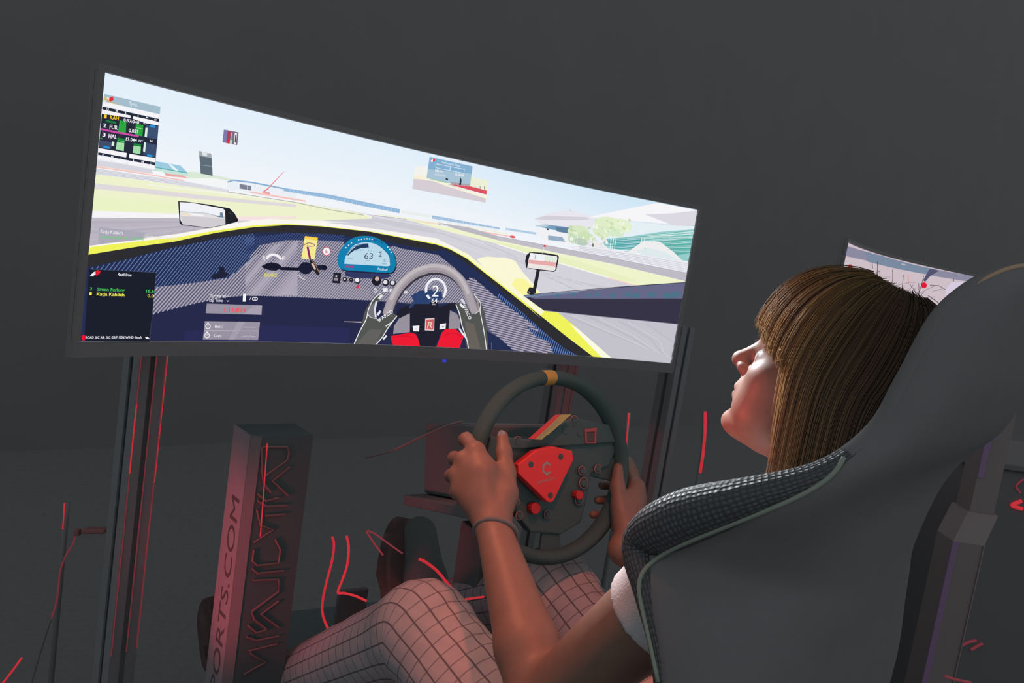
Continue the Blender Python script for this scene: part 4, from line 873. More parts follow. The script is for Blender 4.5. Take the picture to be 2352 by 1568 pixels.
mb = MB(); mb.prism([onw(x, y, 0.026) for x, y in BAR], -WN * 0.010); mb.build('trim_bar', M_olive, wheel)
mb = MB(); mb.prism([onw(x, y, 0.0265) for x, y in r8((520, 434), (868, 124), (884, 124), (548, 442))], -WN * 0.011); mb.build('trim_bar_edge', M_redplate, wheel)
wheel_text('SIMAGIC', r8((625, 425))[0], r8((880, 200))[0], 6, 0.0264, M_print_grey, 'bar_lettering')
M_ring = mat('dull_red_ring', (0.30, 0.17, 0.17), 0.5)
for q, r in (((315, 470), 0.0075), ((915, 320), 0.0085), ((1042, 195), 0.007), ((1040, 250), 0.005), ((1112, 360), 0.008), ((1345, 818), 0.0062), ((1165, 1000), 0.0085), ((1105, 1215), 0.0075), ((335, 1420), 0.006), ((1140, 840), 0.0065), ((300, 1250), 0.006), ((700, 1400), 0.006)):
    c = onw(*r8(q)[0], 0.003); bt = MB(); bt.cyl(c, WN, r * 0.8, 0.006, 20, r * 0.72); bo = bt.build('push_button', M_hub, wheel, True)
    rg = MB(); rg.tube([c + WN * 0.003 + r * (math.cos(t) * E1 + math.sin(t) * E2) for t in np.linspace(0, 2 * math.pi, 24, endpoint=False)], 0.0011, 6, True); rg.build('button_ring', M_ring, bo)
for q, r in (((510, 1318), 0.0095), ((1072, 1150), 0.0075)):
    c = onw(*r8(q)[0], 0.003); bt = MB(); n_ = 16
    pts = [(r * (1.0 if k % 2 else 0.88)) for k in range(2 * n_)]
    bt.prism([c + pts[k] * (math.cos(k * math.pi / n_) * E1 + math.sin(k * math.pi / n_) * E2) for k in range(2 * n_)], WN * 0.012); bt.build('rotary_knob', M_redknob, wheel, bevel=0.001)
mb = MB()
fr = r8((1195, 310), (1350, 290), (1335, 492), (1205, 488)); fi = r8((1218, 345), (1325, 338), (1318, 478), (1222, 478))
for i in range(4):
    j = (i + 1) % 4; mb.prism([onw(*fr[i], 0.010), onw(*fr[j], 0.010), onw(*fi[j], 0.010), onw(*fi[i], 0.010)], -WN * 0.002)
mb.build('switch_frame', mat('red_switch_frame', (0.42, 0.10, 0.11), 0.5), wheel)
mb = MB(); mb.prism([onw(x, y, 0.0085) for x, y in fi], -WN * 0.002); mb.build('switch_panel', M_print_black, wheel)
for s in (-1, 1):
    mb = MB(); mb.prism([WC + s * E1 * a + E2 * b - WN * 0.045 for a, b in ((0.04, 0.012), (0.085, 0.03), (0.10, 0.02), (0.10, -0.02), (0.085, -0.028), (0.04, -0.012))], -WN * 0.004); mb.build('shift_paddle', M_hub, wheel, bevel=0.001)
mb = MB(); mb.tube([WC - WN * 0.018, WC - WN * 0.079], 0.035, 24); mb.build('quick_release', M_hub, wheel, True)
M_motor = mat('matt_black_motor', (0.145, 0.17, 0.172), 0.8, spec=0.05)
# motor housing behind the wheel, on a deck
mb = MB(); c = WC - WN * 0.20; mb.box(c, (E1, E2, WN), (0.065, 0.065, 0.11)); mo = thing('wheel_motor', 'dark boxy wheel motor behind the steering wheel', 'motor'); mb.build('motor_body', M_motor, mo, bevel=0.006)
mb = MB(); mb.tube([WC - WN * 0.08, WC - WN * 0.1], 0.045, 24); mb.build('motor_flange', M_motor, mo, True)
mb = MB(); mb.box(c - E2 * 0.076, (E1, E2, WN), (0.10, 0.009, 0.12)); deck = mb.build('wheel_deck', M_motor, None, bevel=0.002); tag(deck, 'flat dark deck plate carrying the wheel motor', 'deck')
for s, lb in ((-1, 'left'), (1, 'right')):
    base = c - E2 * 0.0875 - np.array([0, 0, 0.032])
    if s < 0:
        mb = MB(); mb.box((base[0], base[1], base[2] / 2 + 0.031), (RGT, FWD, (0, 0, 1)), (0.02, 0.04, base[2] / 2 - 0.031)); u = mb.build('deck_upright', M_motor, None, bevel=0.003); tag(u, 'dark metal upright between the knees holding the wheel deck', 'upright')
    a = np.array([base[0], base[1], 0]) + E1 * 0.29 * s; mb = MB(); mb.box(a - FWD * 0.33 + np.array([0, 0, 0.03]), (RGT, FWD, (0, 0, 1)), (0.02, 0.75, 0.03)); u = mb.build('base_rail', M_alu, None, bevel=0.003); tag(u, 'long dark floor rail of the rig on the %s' % ('side nearer the camera' if s < 0 else 'far side'), 'rail', 'rig floor rails')
# pedals
ped = thing('pedal_set', 'dark pedal set in the foot well below the large monitor', 'pedals')
pb = WC + FWD * 0.44
mb = MB(); mb.box((pb[0], pb[1] + 0.04, 0.255), (RGT, nrm(FWD * 0.85 + np.array([0, 0, 0.5])), nrm(np.array([0, 0, 0.85]) - FWD * 0.5)), (0.20, 0.13, 0.008)); mb.build('pedal_plate', M_motor, ped, bevel=0.002)
for k in (-0.12, 0.0, 0.12):
    b0 = np.array([pb[0], pb[1], 0.26]) + RGT * k
    mb = MB(); mb.tube([b0, b0 - FWD * 0.02 + np.array([0, 0, 0.16])], 0.008, 8); arm = mb.build('pedal_arm', M_alu, ped)
    mb = MB(); mb.box(b0 - FWD * 0.03 + np.array([0, 0, 0.15]), (RGT, FWD, (0, 0, 1)), (0.03, 0.006, 0.04)); mb.build('pedal_face', M_black_soft, arm, bevel=0.002)

# ------------------------------------------------------------------ racing seat
SO = np.array([-0.02, -0.93, 0.0])
def sw(s, t, z): return SO + s * RGT + t * FWD + np.array([0, 0, z])
SEAT = np.array([  # height, half width at the edge, edge forward, back forward
 (0.36, 0.235, 0.30, 0.130), (0.45, 0.250, 0.24, 0.085), (0.55, 0.258, 0.150, 0.045), (0.65, 0.264, 0.078, 0.010), (0.75, 0.268, 0.056, -0.020), (0.82, 0.268, 0.078, -0.036),
 (0.866, 0.266, 0.112, -0.045), (0.900, 0.256, 0.140, -0.050), (0.938, 0.250, 0.102, -0.054), (0.977, 0.240, 0.044, -0.057), (1.012, 0.206, 0.000, -0.058), (1.05, 0.170, -0.015, -0.060),
 (1.095, 0.148, -0.018, -0.058), (1.145, 0.124, -0.020, -0.054), (1.172, 0.100, -0.026, -0.050), (1.188, 0.070, -0.032, -0.046), (1.195, 0.035, -0.037, -0.042)])
_o = SO.copy()
PS = 0.15; SRG = np.array([math.cos(PS), math.sin(PS), 0]); SFW = np.array([-math.sin(PS), math.cos(PS), 0]); SO = np.array([-0.03, -0.925, 0.0])
TBK = (0.12, 0.09, 0.07, 0.055, 0.05, 0.05, 0.048, 0.046, 0.042, 0.036, 0.02, -0.010, -0.025, -0.030, -0.032, -0.033, -0.034)
for i_, (z_, se_, te_, tb_) in enumerate(SEAT):
    d_ = _o - se_ * RGT + te_ * FWD - SO
    SEAT[i_] = (z_, -(d_ @ SRG), d_ @ SFW, TBK[i_])
def sw(s, t, z): return SO + s * SRG + t * SFW + np.array([0, 0, z])
SC_ = catmull(SEAT, 5)
M_seat = mat('black_seat_fabric', (0.20, 0.20, 0.203), 0.9, spec=0.1, bump=0.25, bscale=700, vary=0.05)
# beaded mesh fabric on the padded edge
M_mesh = bpy.data.materials.new('beaded_mesh_fabric'); M_mesh.use_nodes = True
nt = M_mesh.node_tree; bs = nt.nodes['Principled BSDF']
uv = nt.nodes.new('ShaderNodeUVMap'); vo = nt.nodes.new('ShaderNodeTexVoronoi'); vo.inputs['Scale'].default_value = 190.0; vo.inputs['Randomness'].default_value = 0.25
nt.links.new(uv.outputs[0], vo.inputs['Vector'])
cr = nt.nodes.new('ShaderNodeValToRGB'); cr.color_ramp.elements[0].position = 0.18; cr.color_ramp.elements[0].color = (0.12, 0.145, 0.155, 1); cr.color_ramp.elements[1].position = 0.42; cr.color_ramp.elements[1].color = (0.075, 0.075, 0.08, 1)  # lighter bluish beads: screen reflection put into the colour
nt.links.new(vo.outputs['Distance'], cr.inputs[0]); nt.links.new(cr.outputs[0], bs.inputs['Base Color'])
bp = nt.nodes.new('ShaderNodeBump'); bp.inputs['Strength'].default_value = 0.9; bp.inputs['Distance'].default_value = 0.002; bp.invert = True
nt.links.new(vo.outputs['Distance'], bp.inputs['Height']); nt.links.new(bp.outputs[0], bs.inputs['Normal'])
bs.inputs['Roughness'].default_value = 0.45; bs.inputs['Specular IOR Level'].default_value = 0.4
seat = thing('racing_seat', 'black racing bucket seat with beaded shoulder wing and slim piping', 'seat')
rows = []
for z, se, te, tb in SC_:
    row = []
    for th in np.linspace(0, math.pi, 45):
        c_, s_ = math.cos(th), math.sin(th)
        row.append(sw(-se * math.copysign(abs(c_) ** 0.62, c_), te + (tb - te) * s_ ** 0.85, z))
    rows.append(row)
rows = np.array(rows)
mb = MB(); mb.grid(rows); shell = mb.build('seat_shell', M_seat, seat, True)
so = shell.modifiers.new('thickness', 'SOLIDIFY'); so.thickness = 0.020; so.offset = 0.0
# padded edge
edge = [rows[i][0] for i in range(len(rows))] + [rows[i][-1] for i in range(len(rows) - 1, -1, -1)]
edge = np.array(edge)[::1]
def pad_r(p): return 0.0105 + 0.0145 * math.exp(-((p[2] - 0.935) / 0.050) ** 2)
n_e, seg = len(edge), 20
V, F, UVs = [], [], []
acc = 0.0; up = None
for i, p in enumerate(edge):
    t = nrm(edge[min(i + 1, n_e - 1)] - edge[max(i - 1, 0)])
    if i: acc += np.linalg.norm(p - edge[i - 1])
    if up is None: up = np.array([1.0, 0, 0])
    a = nrm(np.cross(t, up)); up = nrm(np.cross(a, t)); r = pad_r(p)
    for k in range(seg + 1):
        w = 2 * math.pi * k / seg; V.append(p + r * (math.cos(w) * a + math.sin(w) * up)); UVs.append((acc, w * 0.024))
for i in range(n_e - 1):
    for k in range(seg): F.append((i * (seg + 1) + k, i * (seg + 1) + k + 1, (i + 1) * (seg + 1) + k + 1, (i + 1) * (seg + 1) + k))
pad = mesh_obj('padded_edge', V, F, M_mesh, seat, True); pad.data.materials.append(M_seat)
for pg in pad.data.polygons:
    if pg.center[2] > 1.035: pg.material_index = 1
ul = pad.data.uv_layers.new(name='UVMap')
for l in pad.data.loops: ul.data[l.index].uv = UVs[l.vertex_index]
# cushion and thigh bolsters
mb = MB()
cu = []
for t_, z_, w_ in ((0.08, 0.36, 0.20), (0.20, 0.335, 0.21), (0.35, 0.345, 0.21), (0.48, 0.375, 0.20), (0.53, 0.38, 0.19), (0.545, 0.35, 0.18), (0.54, 0.30, 0.18)):
    cu.append([sw(w_ * x_, t_, z_ + 0.05 * abs(x_) ** 4) for x_ in np.linspace(-1.15, 1.15, 17)])
mb.grid(np.array(cu)); cush = mb.build('seat_cushion', M_seat, seat, True)
so = cush.modifiers.new('thickness', 'SOLIDIFY'); so.thickness = 0.06
for s in (-1, 1):
    mb = MB(); mb.tube(catmull([sw(s * 0.24, 0.06, 0.36), sw(s * 0.255, 0.22, 0.40), sw(s * 0.255, 0.38, 0.41), sw(s * 0.25, 0.52, 0.385)], 5), 0.036, 14); mb.build('thigh_bolster', M_seat, seat, True)
mb = MB(); mb.box(sw(0, 0.28, 0.20), (SRG, SFW, (0, 0, 1)), (0.17, 0.20, 0.02)); mb.build('seat_bracket', M_alu, seat, bevel=0.003)
for s in (-1, 1):
    for t_ in (0.12, 0.44):
        mb = MB(); mb.box(sw(s * 0.16, t_, 0.095), (SRG, SFW, (0, 0, 1)), (0.012, 0.02, 0.095)); mb.build('seat_leg', M_alu, seat)
    mb = MB(); mb.box(sw(s * 0.16, 0.28, 0.25), (SRG, SFW, (0, 0, 1)), (0.008, 0.19, 0.045)); mb.build('seat_side_mount', M_alu, seat, bevel=0.002)
# piping laid on the outer skin of the left wing
bpy.context.view_layer.update()
dg = bpy.context.evaluated_depsgraph_get()
bm_ = bmesh.new()
for o_ in (shell, pad):
    ev = o_.evaluated_get(dg); me_ = ev.to_mesh(); bm_.from_mesh(me_); ev.to_mesh_clear()
bv = BVHTree.FromBMesh(bm_); bm_.free()
def on_seat(x, y):
    d = Vector(ray(x, y)); h = bv.ray_cast(Vector(CAM_POS), d.normalized())
    if h[0] is None: return None
    return np.array(h[0]) - nrm(ray(x, y)) * 0.0005
PIPE = [(1938, 1050), (1925, 1075), (1895, 1105), (1850, 1132), (1800, 1156), (1745, 1178), (1690, 1200), (1640, 1220), (1590, 1240), (1540, 1262), (1500, 1288), (1476, 1312), (1466, 1345), (1474, 1395), (1490, 1460), (1512, 1566)]
pp = [q for q in (on_seat(x, y) for x, y in catmull(PIPE, 4)) if q is not None]
if len(pp) > 8:
    pp = np.array(pp)
    for _ in range(6): pp[1:-1] = (pp[:-2] + 2 * pp[1:-1] + pp[2:]) / 4
    mb = MB(); mb.tube(pp, 0.0021, 7); mb.build('piping', mat('grey_green_piping', (0.30, 0.36, 0.29), 0.5, spec=0.4), seat, True)
mb = MB(); ei = [i for i, p in enumerate(edge[:len(rows)]) if p[2] > 1.10]
tp = np.array([edge[i] for i in range(ei[0], 2 * len(rows) - ei[0])]) + np.array([0, 0, 0.0105]) - SFW * 0.006
mb.tube(tp, 0.0022, 7); mb.build('headrest_rim_glow', mat('orange_rim_tone', (0.50, 0.34, 0.22), 0.5), seat, True)  # orange rim light on the headrest, added as a coloured tube

# ------------------------------------------------------------------ the driver: smooth surfaces from distance fields
class Field:
    def __init__(s, lo, hi, h):
        s.lo = np.array(lo, float); s.h = h; s.n = np.ceil((np.array(hi) - s.lo) / h).astype(int) + 1
        s.F = np.full(s.n, 1.0, dtype=np.float32)
    def region(s, lo, hi):
        a = np.clip(np.floor((np.array(lo) - s.lo) / s.h).astype(int), 0, s.n - 1); b = np.clip(np.ceil((np.array(hi) - s.lo) / s.h).astype(int) + 1, 1, s.n)
        if np.any(b <= a): return None, None
        sl = tuple(slice(i, j) for i, j in zip(a, b))
        G_ = np.stack(np.meshgrid(*[s.lo[k] + s.h * np.arange(a[k], b[k]) for k in range(3)], indexing='ij'), -1).astype(np.float32)
        return sl, G_
    def put(s, sl, d, k, sub=False):
        A = s.F[sl]; d = d.astype(np.float32)
        if sub:
            hh = np.maximum(k - np.abs(A + d), 0) / k; s.F[sl] = np.maximum(A, -d) + hh * hh * k / 4
        else:
            hh = np.maximum(k - np.abs(A - d), 0) / k; s.F[sl] = np.minimum(A, d) - hh * hh * k / 4
    def cone(s, a, b, r0, r1, k=0.01, flat=None, cut=None):
        """round cone; flat = (axis, factor) squashes it, cut = (point, normal) trims it"""
        a = np.array(a, float); b = np.array(b, float); R = max(r0, r1) * 1.3 + k + 3 * s.h
        sl, G_ = s.region(np.minimum(a, b) - R, np.maximum(a, b) + R)
        if sl is None: return
        ab = b - a; ap = G_ - a
        t = np.clip((ap @ ab) / (ab @ ab), 0, 1)
        q = ap - t[..., None] * ab
        if flat is not None:
            ax = nrm(flat[0]); c = q @ ax; q = q + (c * (flat[1] - 1))[..., None] * ax
        d = np.linalg.norm(q, axis=-1) - (r0 + (r1 - r0) * t)
        if cut is not None: d = np.maximum(d, (G_ - np.array(cut[0])) @ nrm(cut[1]))
        s.put(sl, d, k)
    def chain(s, pts, rs, k=0.01, **kw):
        for i in range(len(pts) - 1): s.cone(pts[i], pts[i + 1], rs[i], rs[i + 1], k, **kw)
    def ell(s, c, r, k=0.01, fr=None, sub=False):
        c = np.array(c, float); r = np.array(r, float); R = r.max() + k + 3 * s.h
        sl, G_ = s.region(c - R, c + R)
        if sl is None: return
        p = G_ - c
        if fr is not None: p = p @ np.array(fr).T
        k0 = np.linalg.norm(p / r, axis=-1); k1 = np.linalg.norm(p / (r * r), axis=-1) + 1e-9
        s.put(sl, k0 * (k0 - 1) / k1, k, sub)
    def mesh(s):
        F_ = s.F; ins = F_ < 0
        n = [k - 1 for k in s.n]
        cnt = np.zeros(n, np.int8)
        for i in (0, 1):
            for j in (0, 1):
                for k in (0, 1): cnt += ins[i:i + n[0], j:j + n[1], k:k + n[2]]
        cells = np.argwhere((cnt > 0) & (cnt < 8))
        idx = np.full(n, -1, np.int32); idx[tuple(cells.T)] = np.arange(len(cells))
        acc = np.zeros((len(cells), 3)); num = np.zeros(len(cells))
        cor = [(i, j, k) for i in (0, 1) for j in (0, 1) for k in (0, 1)]
        val = {c: F_[cells[:, 0] + c[0], cells[:, 1] + c[1], cells[:, 2] + c[2]] for c in cor}
        for c in cor:
            for ax in range(3):
                if c[ax] == 0:
                    e = list(c); e[ax] = 1; e = tuple(e); a, b = val[c], val[e]
                    m = (a < 0) != (b < 0); t = np.where(m, a / np.where(m, a - b, 1), 0)
                    p = np.tile(np.array(c, float), (len(cells), 1)); p[:, ax] = t
                    acc[m] += p[m]; num[m] += 1
        V = s.lo + s.h * (cells + acc / num[:, None])
        faces = []
        for ax in range(3):
            u, w = [(1, 2), (2, 0), (0, 1)][ax]
            a = [slice(None)] * 3; b = [slice(None)] * 3; a[ax] = slice(0, -1); b[ax] = slice(1, None)
            ch = ins[tuple(a)] != ins[tuple(b)]
            E = np.argwhere(ch)
            E = E[(E[:, u] > 0) & (E[:, w] > 0) & (E[:, u] < n[u]) & (E[:, w] < n[w])]
            du = np.zeros(3, int); du[u] = 1; dw = np.zeros(3, int); dw[w] = 1
            q = [idx[tuple((E - o).T)] for o in (du + dw, dw, 0 * du, du)]
            Q = np.stack(q, -1); flip = ~ins[tuple(E.T)]
            Q[flip] = Q[flip][:, ::-1]; faces.append(Q)
        return V, np.concatenate(faces)
def relax(V, Q, it=2, lam=0.5):
    e = np.concatenate([Q[:, [0, 1]], Q[:, [1, 2]], Q[:, [2, 3]], Q[:, [3, 0]]]); e = np.concatenate([e, e[:, ::-1]])
    deg = np.bincount(e[:, 0], minlength=len(V))[:, None]
    for _ in range(it):
        S = np.stack([np.bincount(e[:, 0], weights=V[e[:, 1], k], minlength=len(V)) for k in range(3)], -1)
        V = V + lam * (S / np.maximum(deg, 1) - V)
    return V
def quads(name, V, Q, m, parent):
    me = bpy.data.meshes.new(name)
    me.vertices.add(len(V)); me.vertices.foreach_set('co', V.astype(np.float32).ravel())
    me.loops.add(len(Q) * 4); me.loops.foreach_set('vertex_index', Q.astype(np.int32).ravel())
    me.polygons.add(len(Q)); me.polygons.foreach_set('loop_start', np.arange(0, len(Q) * 4, 4, dtype=np.int32)); me.polygons.foreach_set('loop_total', np.full(len(Q), 4, dtype=np.int32))
    me.update(calc_edges=True); me.validate()
    me.polygons.foreach_set('use_smooth', np.ones(len(me.polygons), bool)); me.materials.append(m)
    return link(bpy.data.objects.new(name, me), parent)

person = thing('person', 'driver with long light brown hair, white short sleeves and checked trousers gripping the wheel', 'person')
# head frame: origin between the ears, forward, left, up
HO = np.array([0.0311, -0.7554, 1.0413]); HF = np.array([-0.2467, 0.9207, 0.3023]); HL = np.array([-0.9583, -0.2782, 0.0654]); HU = np.array([0.1443, -0.2735, 0.9510])
FR = np.array([HF, HL, HU])
def hp(f, l, u): return HO + f * HF + l * HL + u * HU
neck0 = np.array([-0.005, -0.795, 0.875])
SHL, SHR = np.array([-0.185, -0.775, 0.868]), np.array([0.125, -0.745, 0.868])
WRL = at(1133, 1212, 1.115); ELL = at(1250, 1622, 0.935)
WRR = at(1432, 1262, 1.285); ELR = np.array([0.215, -0.55, 0.665])
HIPL, HIPR = np.array([-0.115, -0.715, 0.45]), np.array([0.085, -0.74, 0.45])
KNL, KNR = np.array([-0.155, -0.315, 0.585]), np.array([0.105, -0.305, 0.600])
ANL, ANR = np.array([-0.195, 0.01, 0.335]), at(1000, 1405, 1.57)

B = Field((-0.36, -0.98, 0.26), (0.33, 0.12, 1.03), 0.0036)
B.chain([(-0.015, -0.755, 0.46), (-0.02, -0.765, 0.62), (-0.022, -0.765, 0.76)], [0.105, 0.095, 0.095], 0.03)
B.cone((-0.115, -0.765, 0.80), (0.065, -0.755, 0.80), 0.070, 0.070, 0.05)
B.cone(SHL, SHR, 0.052, 0.052, 0.05)
B.cone(neck0, hp(-0.02, 0, -0.05), 0.056, 0.050, 0.03)
for h_, k_, a_ in ((HIPL, KNL, ANL), (HIPR, KNR, ANR)):
    B.chain([h_, k_, a_], [0.075, 0.052, 0.034], 0.02)
# left arm: shoulder, elbow, forearm, wrist
mid = ELL + (WRL - ELL) * 0.30
B.cone(SHL, ELL, 0.049, 0.038, 0.03)
B.cone(ELL, mid, 0.038, 0.0385, 0.015); B.cone(mid, WRL, 0.0385, 0.0235, 0.01)
midr = ELR + (WRR - ELR) * 0.3
B.cone(SHR, ELR, 0.050, 0.040, 0.03); B.cone(ELR, midr, 0.040, 0.037, 0.015); B.cone(midr, WRR, 0.037, 0.0235, 0.01)
# left hand on the rim: back of the hand to the camera, thumb up inside the rim
mc = [at(1093, 1036, 1.172), at(1064, 1056, 1.170), at(1048, 1090, 1.166), at(1056, 1128, 1.158)]
for q, r0, r1 in zip(mc, (0.019, 0.019, 0.018, 0.017), (0.0135, 0.0135, 0.0125, 0.0115)):
    B.cone(WRL, q, r0, r1, 0.010)
B.cone(mc[0], mc[3], 0.0125, 0.0115, 0.008); B.cone(at(1110, 1085, 1.15), at(1105, 1140, 1.14), 0.019, 0.018, 0.02)
FL = [[mc[0], at(1071, 1008, 1.205), at(1066, 1010, 1.238), at(1090, 1016, 1.256)],
      [mc[1], at(1044, 1052, 1.208), at(1052, 1060, 1.246), at(1080, 1064, 1.258)],
      [mc[2], at(1036, 1092, 1.204), at(1046, 1100, 1.242), at(1076, 1100, 1.254)],
      [mc[3], at(1046, 1132, 1.196), at(1054, 1136, 1.230), at(1080, 1134, 1.244)]]
for q, r in zip(FL, (0.0098, 0.0100, 0.0096, 0.0085)): B.chain(q, [r * 1.12, r * 1.02, r * 0.95, r * 0.82], 0.0045)
B.chain([WRL * 0.7 + at(1160, 1150, 1.14) * 0.3, at(1160, 1135, 1.145), at(1163, 1085, 1.168), at(1158, 1040, 1.190), at(1154, 1002, 1.206)], [0.020, 0.0175, 0.0128, 0.0108, 0.0090], 0.008)
B.cone(at(1150, 1130, 1.15), at(1112, 1075, 1.165), 0.014, 0.013, 0.014)
# right hand: thumb up on the front of the rim, fingers round the back
mr = [at(1462, 1118, 1.372), at(1468, 1142, 1.372), at(1466, 1168, 1.366), at(1456, 1192, 1.356)]
for q, r0, r1 in zip(mr, (0.019, 0.019, 0.018, 0.017), (0.0135, 0.0135, 0.0125, 0.0115)): B.cone(WRR, q, r0, r1, 0.010)
B.cone(mr[0], mr[3], 0.0125, 0.0115, 0.008); B.cone(at(1442, 1160, 1.35), at(1438, 1200, 1.335), 0.018, 0.018, 0.02)
FRt = [[mr[0], at(1452, 1084, 1.410), at(1446, 1066, 1.428), at(1443, 1058, 1.436)],
       [mr[1], at(1458, 1110, 1.414), at(1430, 1112, 1.424), at(1384, 1114, 1.396)],
       [mr[2], at(1452, 1146, 1.410), at(1424, 1148, 1.416), at(1373, 1148, 1.386)],
       [mr[3], at(1442, 1180, 1.398), at(1412, 1184, 1.402), at(1362, 1182, 1.374)]]
for q, r in zip(FRt, (0.0096, 0.0098, 0.0094, 0.0084)): B.chain(q, [r * 1.12, r * 1.02, r * 0.95, r * 0.82], 0.0045)
B.chain([at(1432, 1205, 1.315), at(1424, 1165, 1.330), at(1418, 1118, 1.346), at(1420, 1074, 1.362)], [0.0190, 0.0145, 0.0118, 0.0092], 0.008)
VB, QB = B.mesh(); VB = relax(VB, QB, 2, 0.4); del B

Hd = Field(HO - 0.15, HO + 0.155, 0.0021)
def E_(c, r, k=0.012, sub=False): Hd.ell(hp(*c), r, k, FR, sub)
def C_(a, b, r0, r1, k=0.008): Hd.cone(hp(*a), hp(*b), r0, r1, k)
E_((-0.006, 0, 0.036), (0.097, 0.074, 0.090)); E_((0.040, 0, -0.020), (0.050, 0.056, 0.074), 0.02); E_((0.034, 0, -0.060), (0.048, 0.050, 0.034), 0.02)
E_((0.072, 0, -0.083), (0.0215, 0.023, 0.0155), 0.016); E_((0.056, 0, 0.046), (0.038, 0.054, 0.044), 0.02)
for s in (-1, 1):
    E_((0.055, s * 0.038, -0.016), (0.025, 0.022, 0.020), 0.016); E_((0.078, s * 0.022, 0.028), (0.012, 0.024, 0.008), 0.012)
    E_((0.052, s * 0.034, -0.050), (0.026, 0.018, 0.026), 0.02)
E_((0.0770, 0, -0.040), (0.018, 0.028, 0.019), 0.014)
for s in (-1, 1): E_((0.093, s * 0.031, 0.006), (0.014, 0.015, 0.010), 0.010, True)
for s in (-1, 1): E_((0.0715, s * 0.031, 0.005), (0.0125, 0.014, 0.0105), 0.004)
C_((0.0845, 0, 0.024), (0.1065, 0, -0.011), 0.0078, 0.0090, 0.010)
E_((0.1070, 0, -0.0145), (0.0108, 0.0095, 0.0088), 0.008)
for s in (-1, 1): E_((0.0955, s * 0.0115, -0.0195), (0.0095, 0.0070, 0.0075), 0.006)
for s in (-1, 1): E_((0.0985, s * 0.0055, -0.0265), (0.0060, 0.0032, 0.0030), 0.003, True)
E_((0.0890, 0, -0.0415), (0.0076, 0.021, 0.0056), 0.005); E_((0.0875, 0, -0.0525), (0.0076, 0.018, 0.0058), 0.005)
E_((0.1000, 0, -0.0470), (0.0150, 0.024, 0.0011), 0.003, True)
E_((0.0965, 0, -0.0640), (0.0060, 0.016, 0.0050), 0.010, True)
for s in (-1, 1): E_((0.0, s * 0.074, -0.004), (0.017, 0.007, 0.028), 0.006)
Hd.cone(hp(-0.018, 0, -0.03), neck0 + np.array([0, 0, 0.01]), 0.050, 0.055, 0.02)
VH, QH = Hd.mesh(); VH = relax(VH, QH, 1, 0.4); del Hd
M_skin = bpy.data.materials.new('skin'); M_skin.use_nodes = True
nt = M_skin.node_tree; bs = nt.nodes['Principled BSDF']
at2 = nt.nodes.new('ShaderNodeAttribute'); at2.attribute_name = 'Tint'; nz = nt.nodes.new('ShaderNodeTexNoise'); nz.inputs['Scale'].default_value = 60; nz.inputs['Detail'].default_value = 5
tc = nt.nodes.new('ShaderNodeTexCoord'); nt.links.new(tc.outputs['Object'], nz.inputs['Vector'])
mx = nt.nodes.new('ShaderNodeMix'); mx.data_type = 'RGBA'; mx.blend_type = 'MULTIPLY'; mx.inputs[0].default_value = 1.0
c2 = nt.nodes.new('ShaderNodeValToRGB'); c2.color_ramp.elements[0].color = (0.86, 0.82, 0.80, 1); c2.color_ramp.elements[1].color = (1.06, 1.06, 1.06, 1)
nt.links.new(nz.outputs['Fac'], c2.inputs[0]); nt.links.new(at2.outputs['Color'], mx.inputs[6]); nt.links.new(c2.outputs[0], mx.inputs[7]); nt.links.new(mx.outputs[2], bs.inputs['Base Color'])
bs.inputs['Roughness'].default_value = 0.48; bs.inputs['Specular IOR Level'].default_value = 0.4
bp = nt.nodes.new('ShaderNodeBump'); bp.inputs['Strength'].default_value = 0.12; bp.inputs['Distance'].default_value = 0.001; n2 = nt.nodes.new('ShaderNodeTexNoise'); n2.inputs['Scale'].default_value = 900
nt.links.new(tc.outputs['Object'], n2.inputs['Vector']); nt.links.new(n2.outputs['Fac'], bp.inputs['Height']); nt.links.new(bp.outputs[0], bs.inputs['Normal'])
VA = np.concatenate([VB, VH]); QA = np.concatenate([QB, QH + len(VB)])
body = quads('body', VA, QA, M_skin, person)
ca = body.data.color_attributes.new('Tint', 'FLOAT_COLOR', 'POINT')
SKIN = np.array([0.245, 0.155, 0.118]); tint = np.tile(np.append(SKIN, 1), (len(VA), 1))
loc = (VH - HO) @ FR.T
lip = np.exp(-(((loc[:, 2] + 0.047) / 0.0075) ** 2 + (loc[:, 1] / 0.019) ** 2)) * (loc[:, 0] > 0.083)
tint[len(VB):, :3] = SKIN * (1 - 0.75 * lip[:, None]) + np.array([0.21, 0.09, 0.08]) * 0.75 * lip[:, None]
ca.data.foreach_set('color', tint.astype(np.float32).ravel())
# eyes and brows
for s in (-1, 1):
    mb = MB(); th_ = np.linspace(0, math.pi, 13); ph_ = np.linspace(0, 2 * math.pi, 21); c = hp(0.0735, s * 0.031, 0.004)
    mb.grid(np.array([[c + 0.0122 * (math.cos(t) * HF + math.sin(t) * (math.cos(p) * HL + math.sin(p) * HU)) for p in ph_] for t in th_])); eye = mb.build('eye', mat('eye_white', (0.42, 0.41, 0.41), 0.15, spec=0.6), person, True)
    mb = MB(); mb.grid(np.array([[c + 0.01225 * (math.cos(t) * HF + math.sin(t) * (math.cos(p) * HL + math.sin(p) * HU)) for p in ph_] for t in np.linspace(0, 0.45, 5)])); mb.build('iris', mat('iris', (0.10, 0.08, 0.06), 0.15, spec=0.6), eye, True)
    mb = MB(); mb.tube(catmull([hp(0.0865, s * 0.014, 0.030), hp(0.0880, s * 0.028, 0.0345), hp(0.0760, s * 0.044, 0.030)], 5), [0.0022] * 11, 6); mb.build('eyebrow', mat('brow_hair', (0.17, 0.11, 0.07), 0.8), person, True)
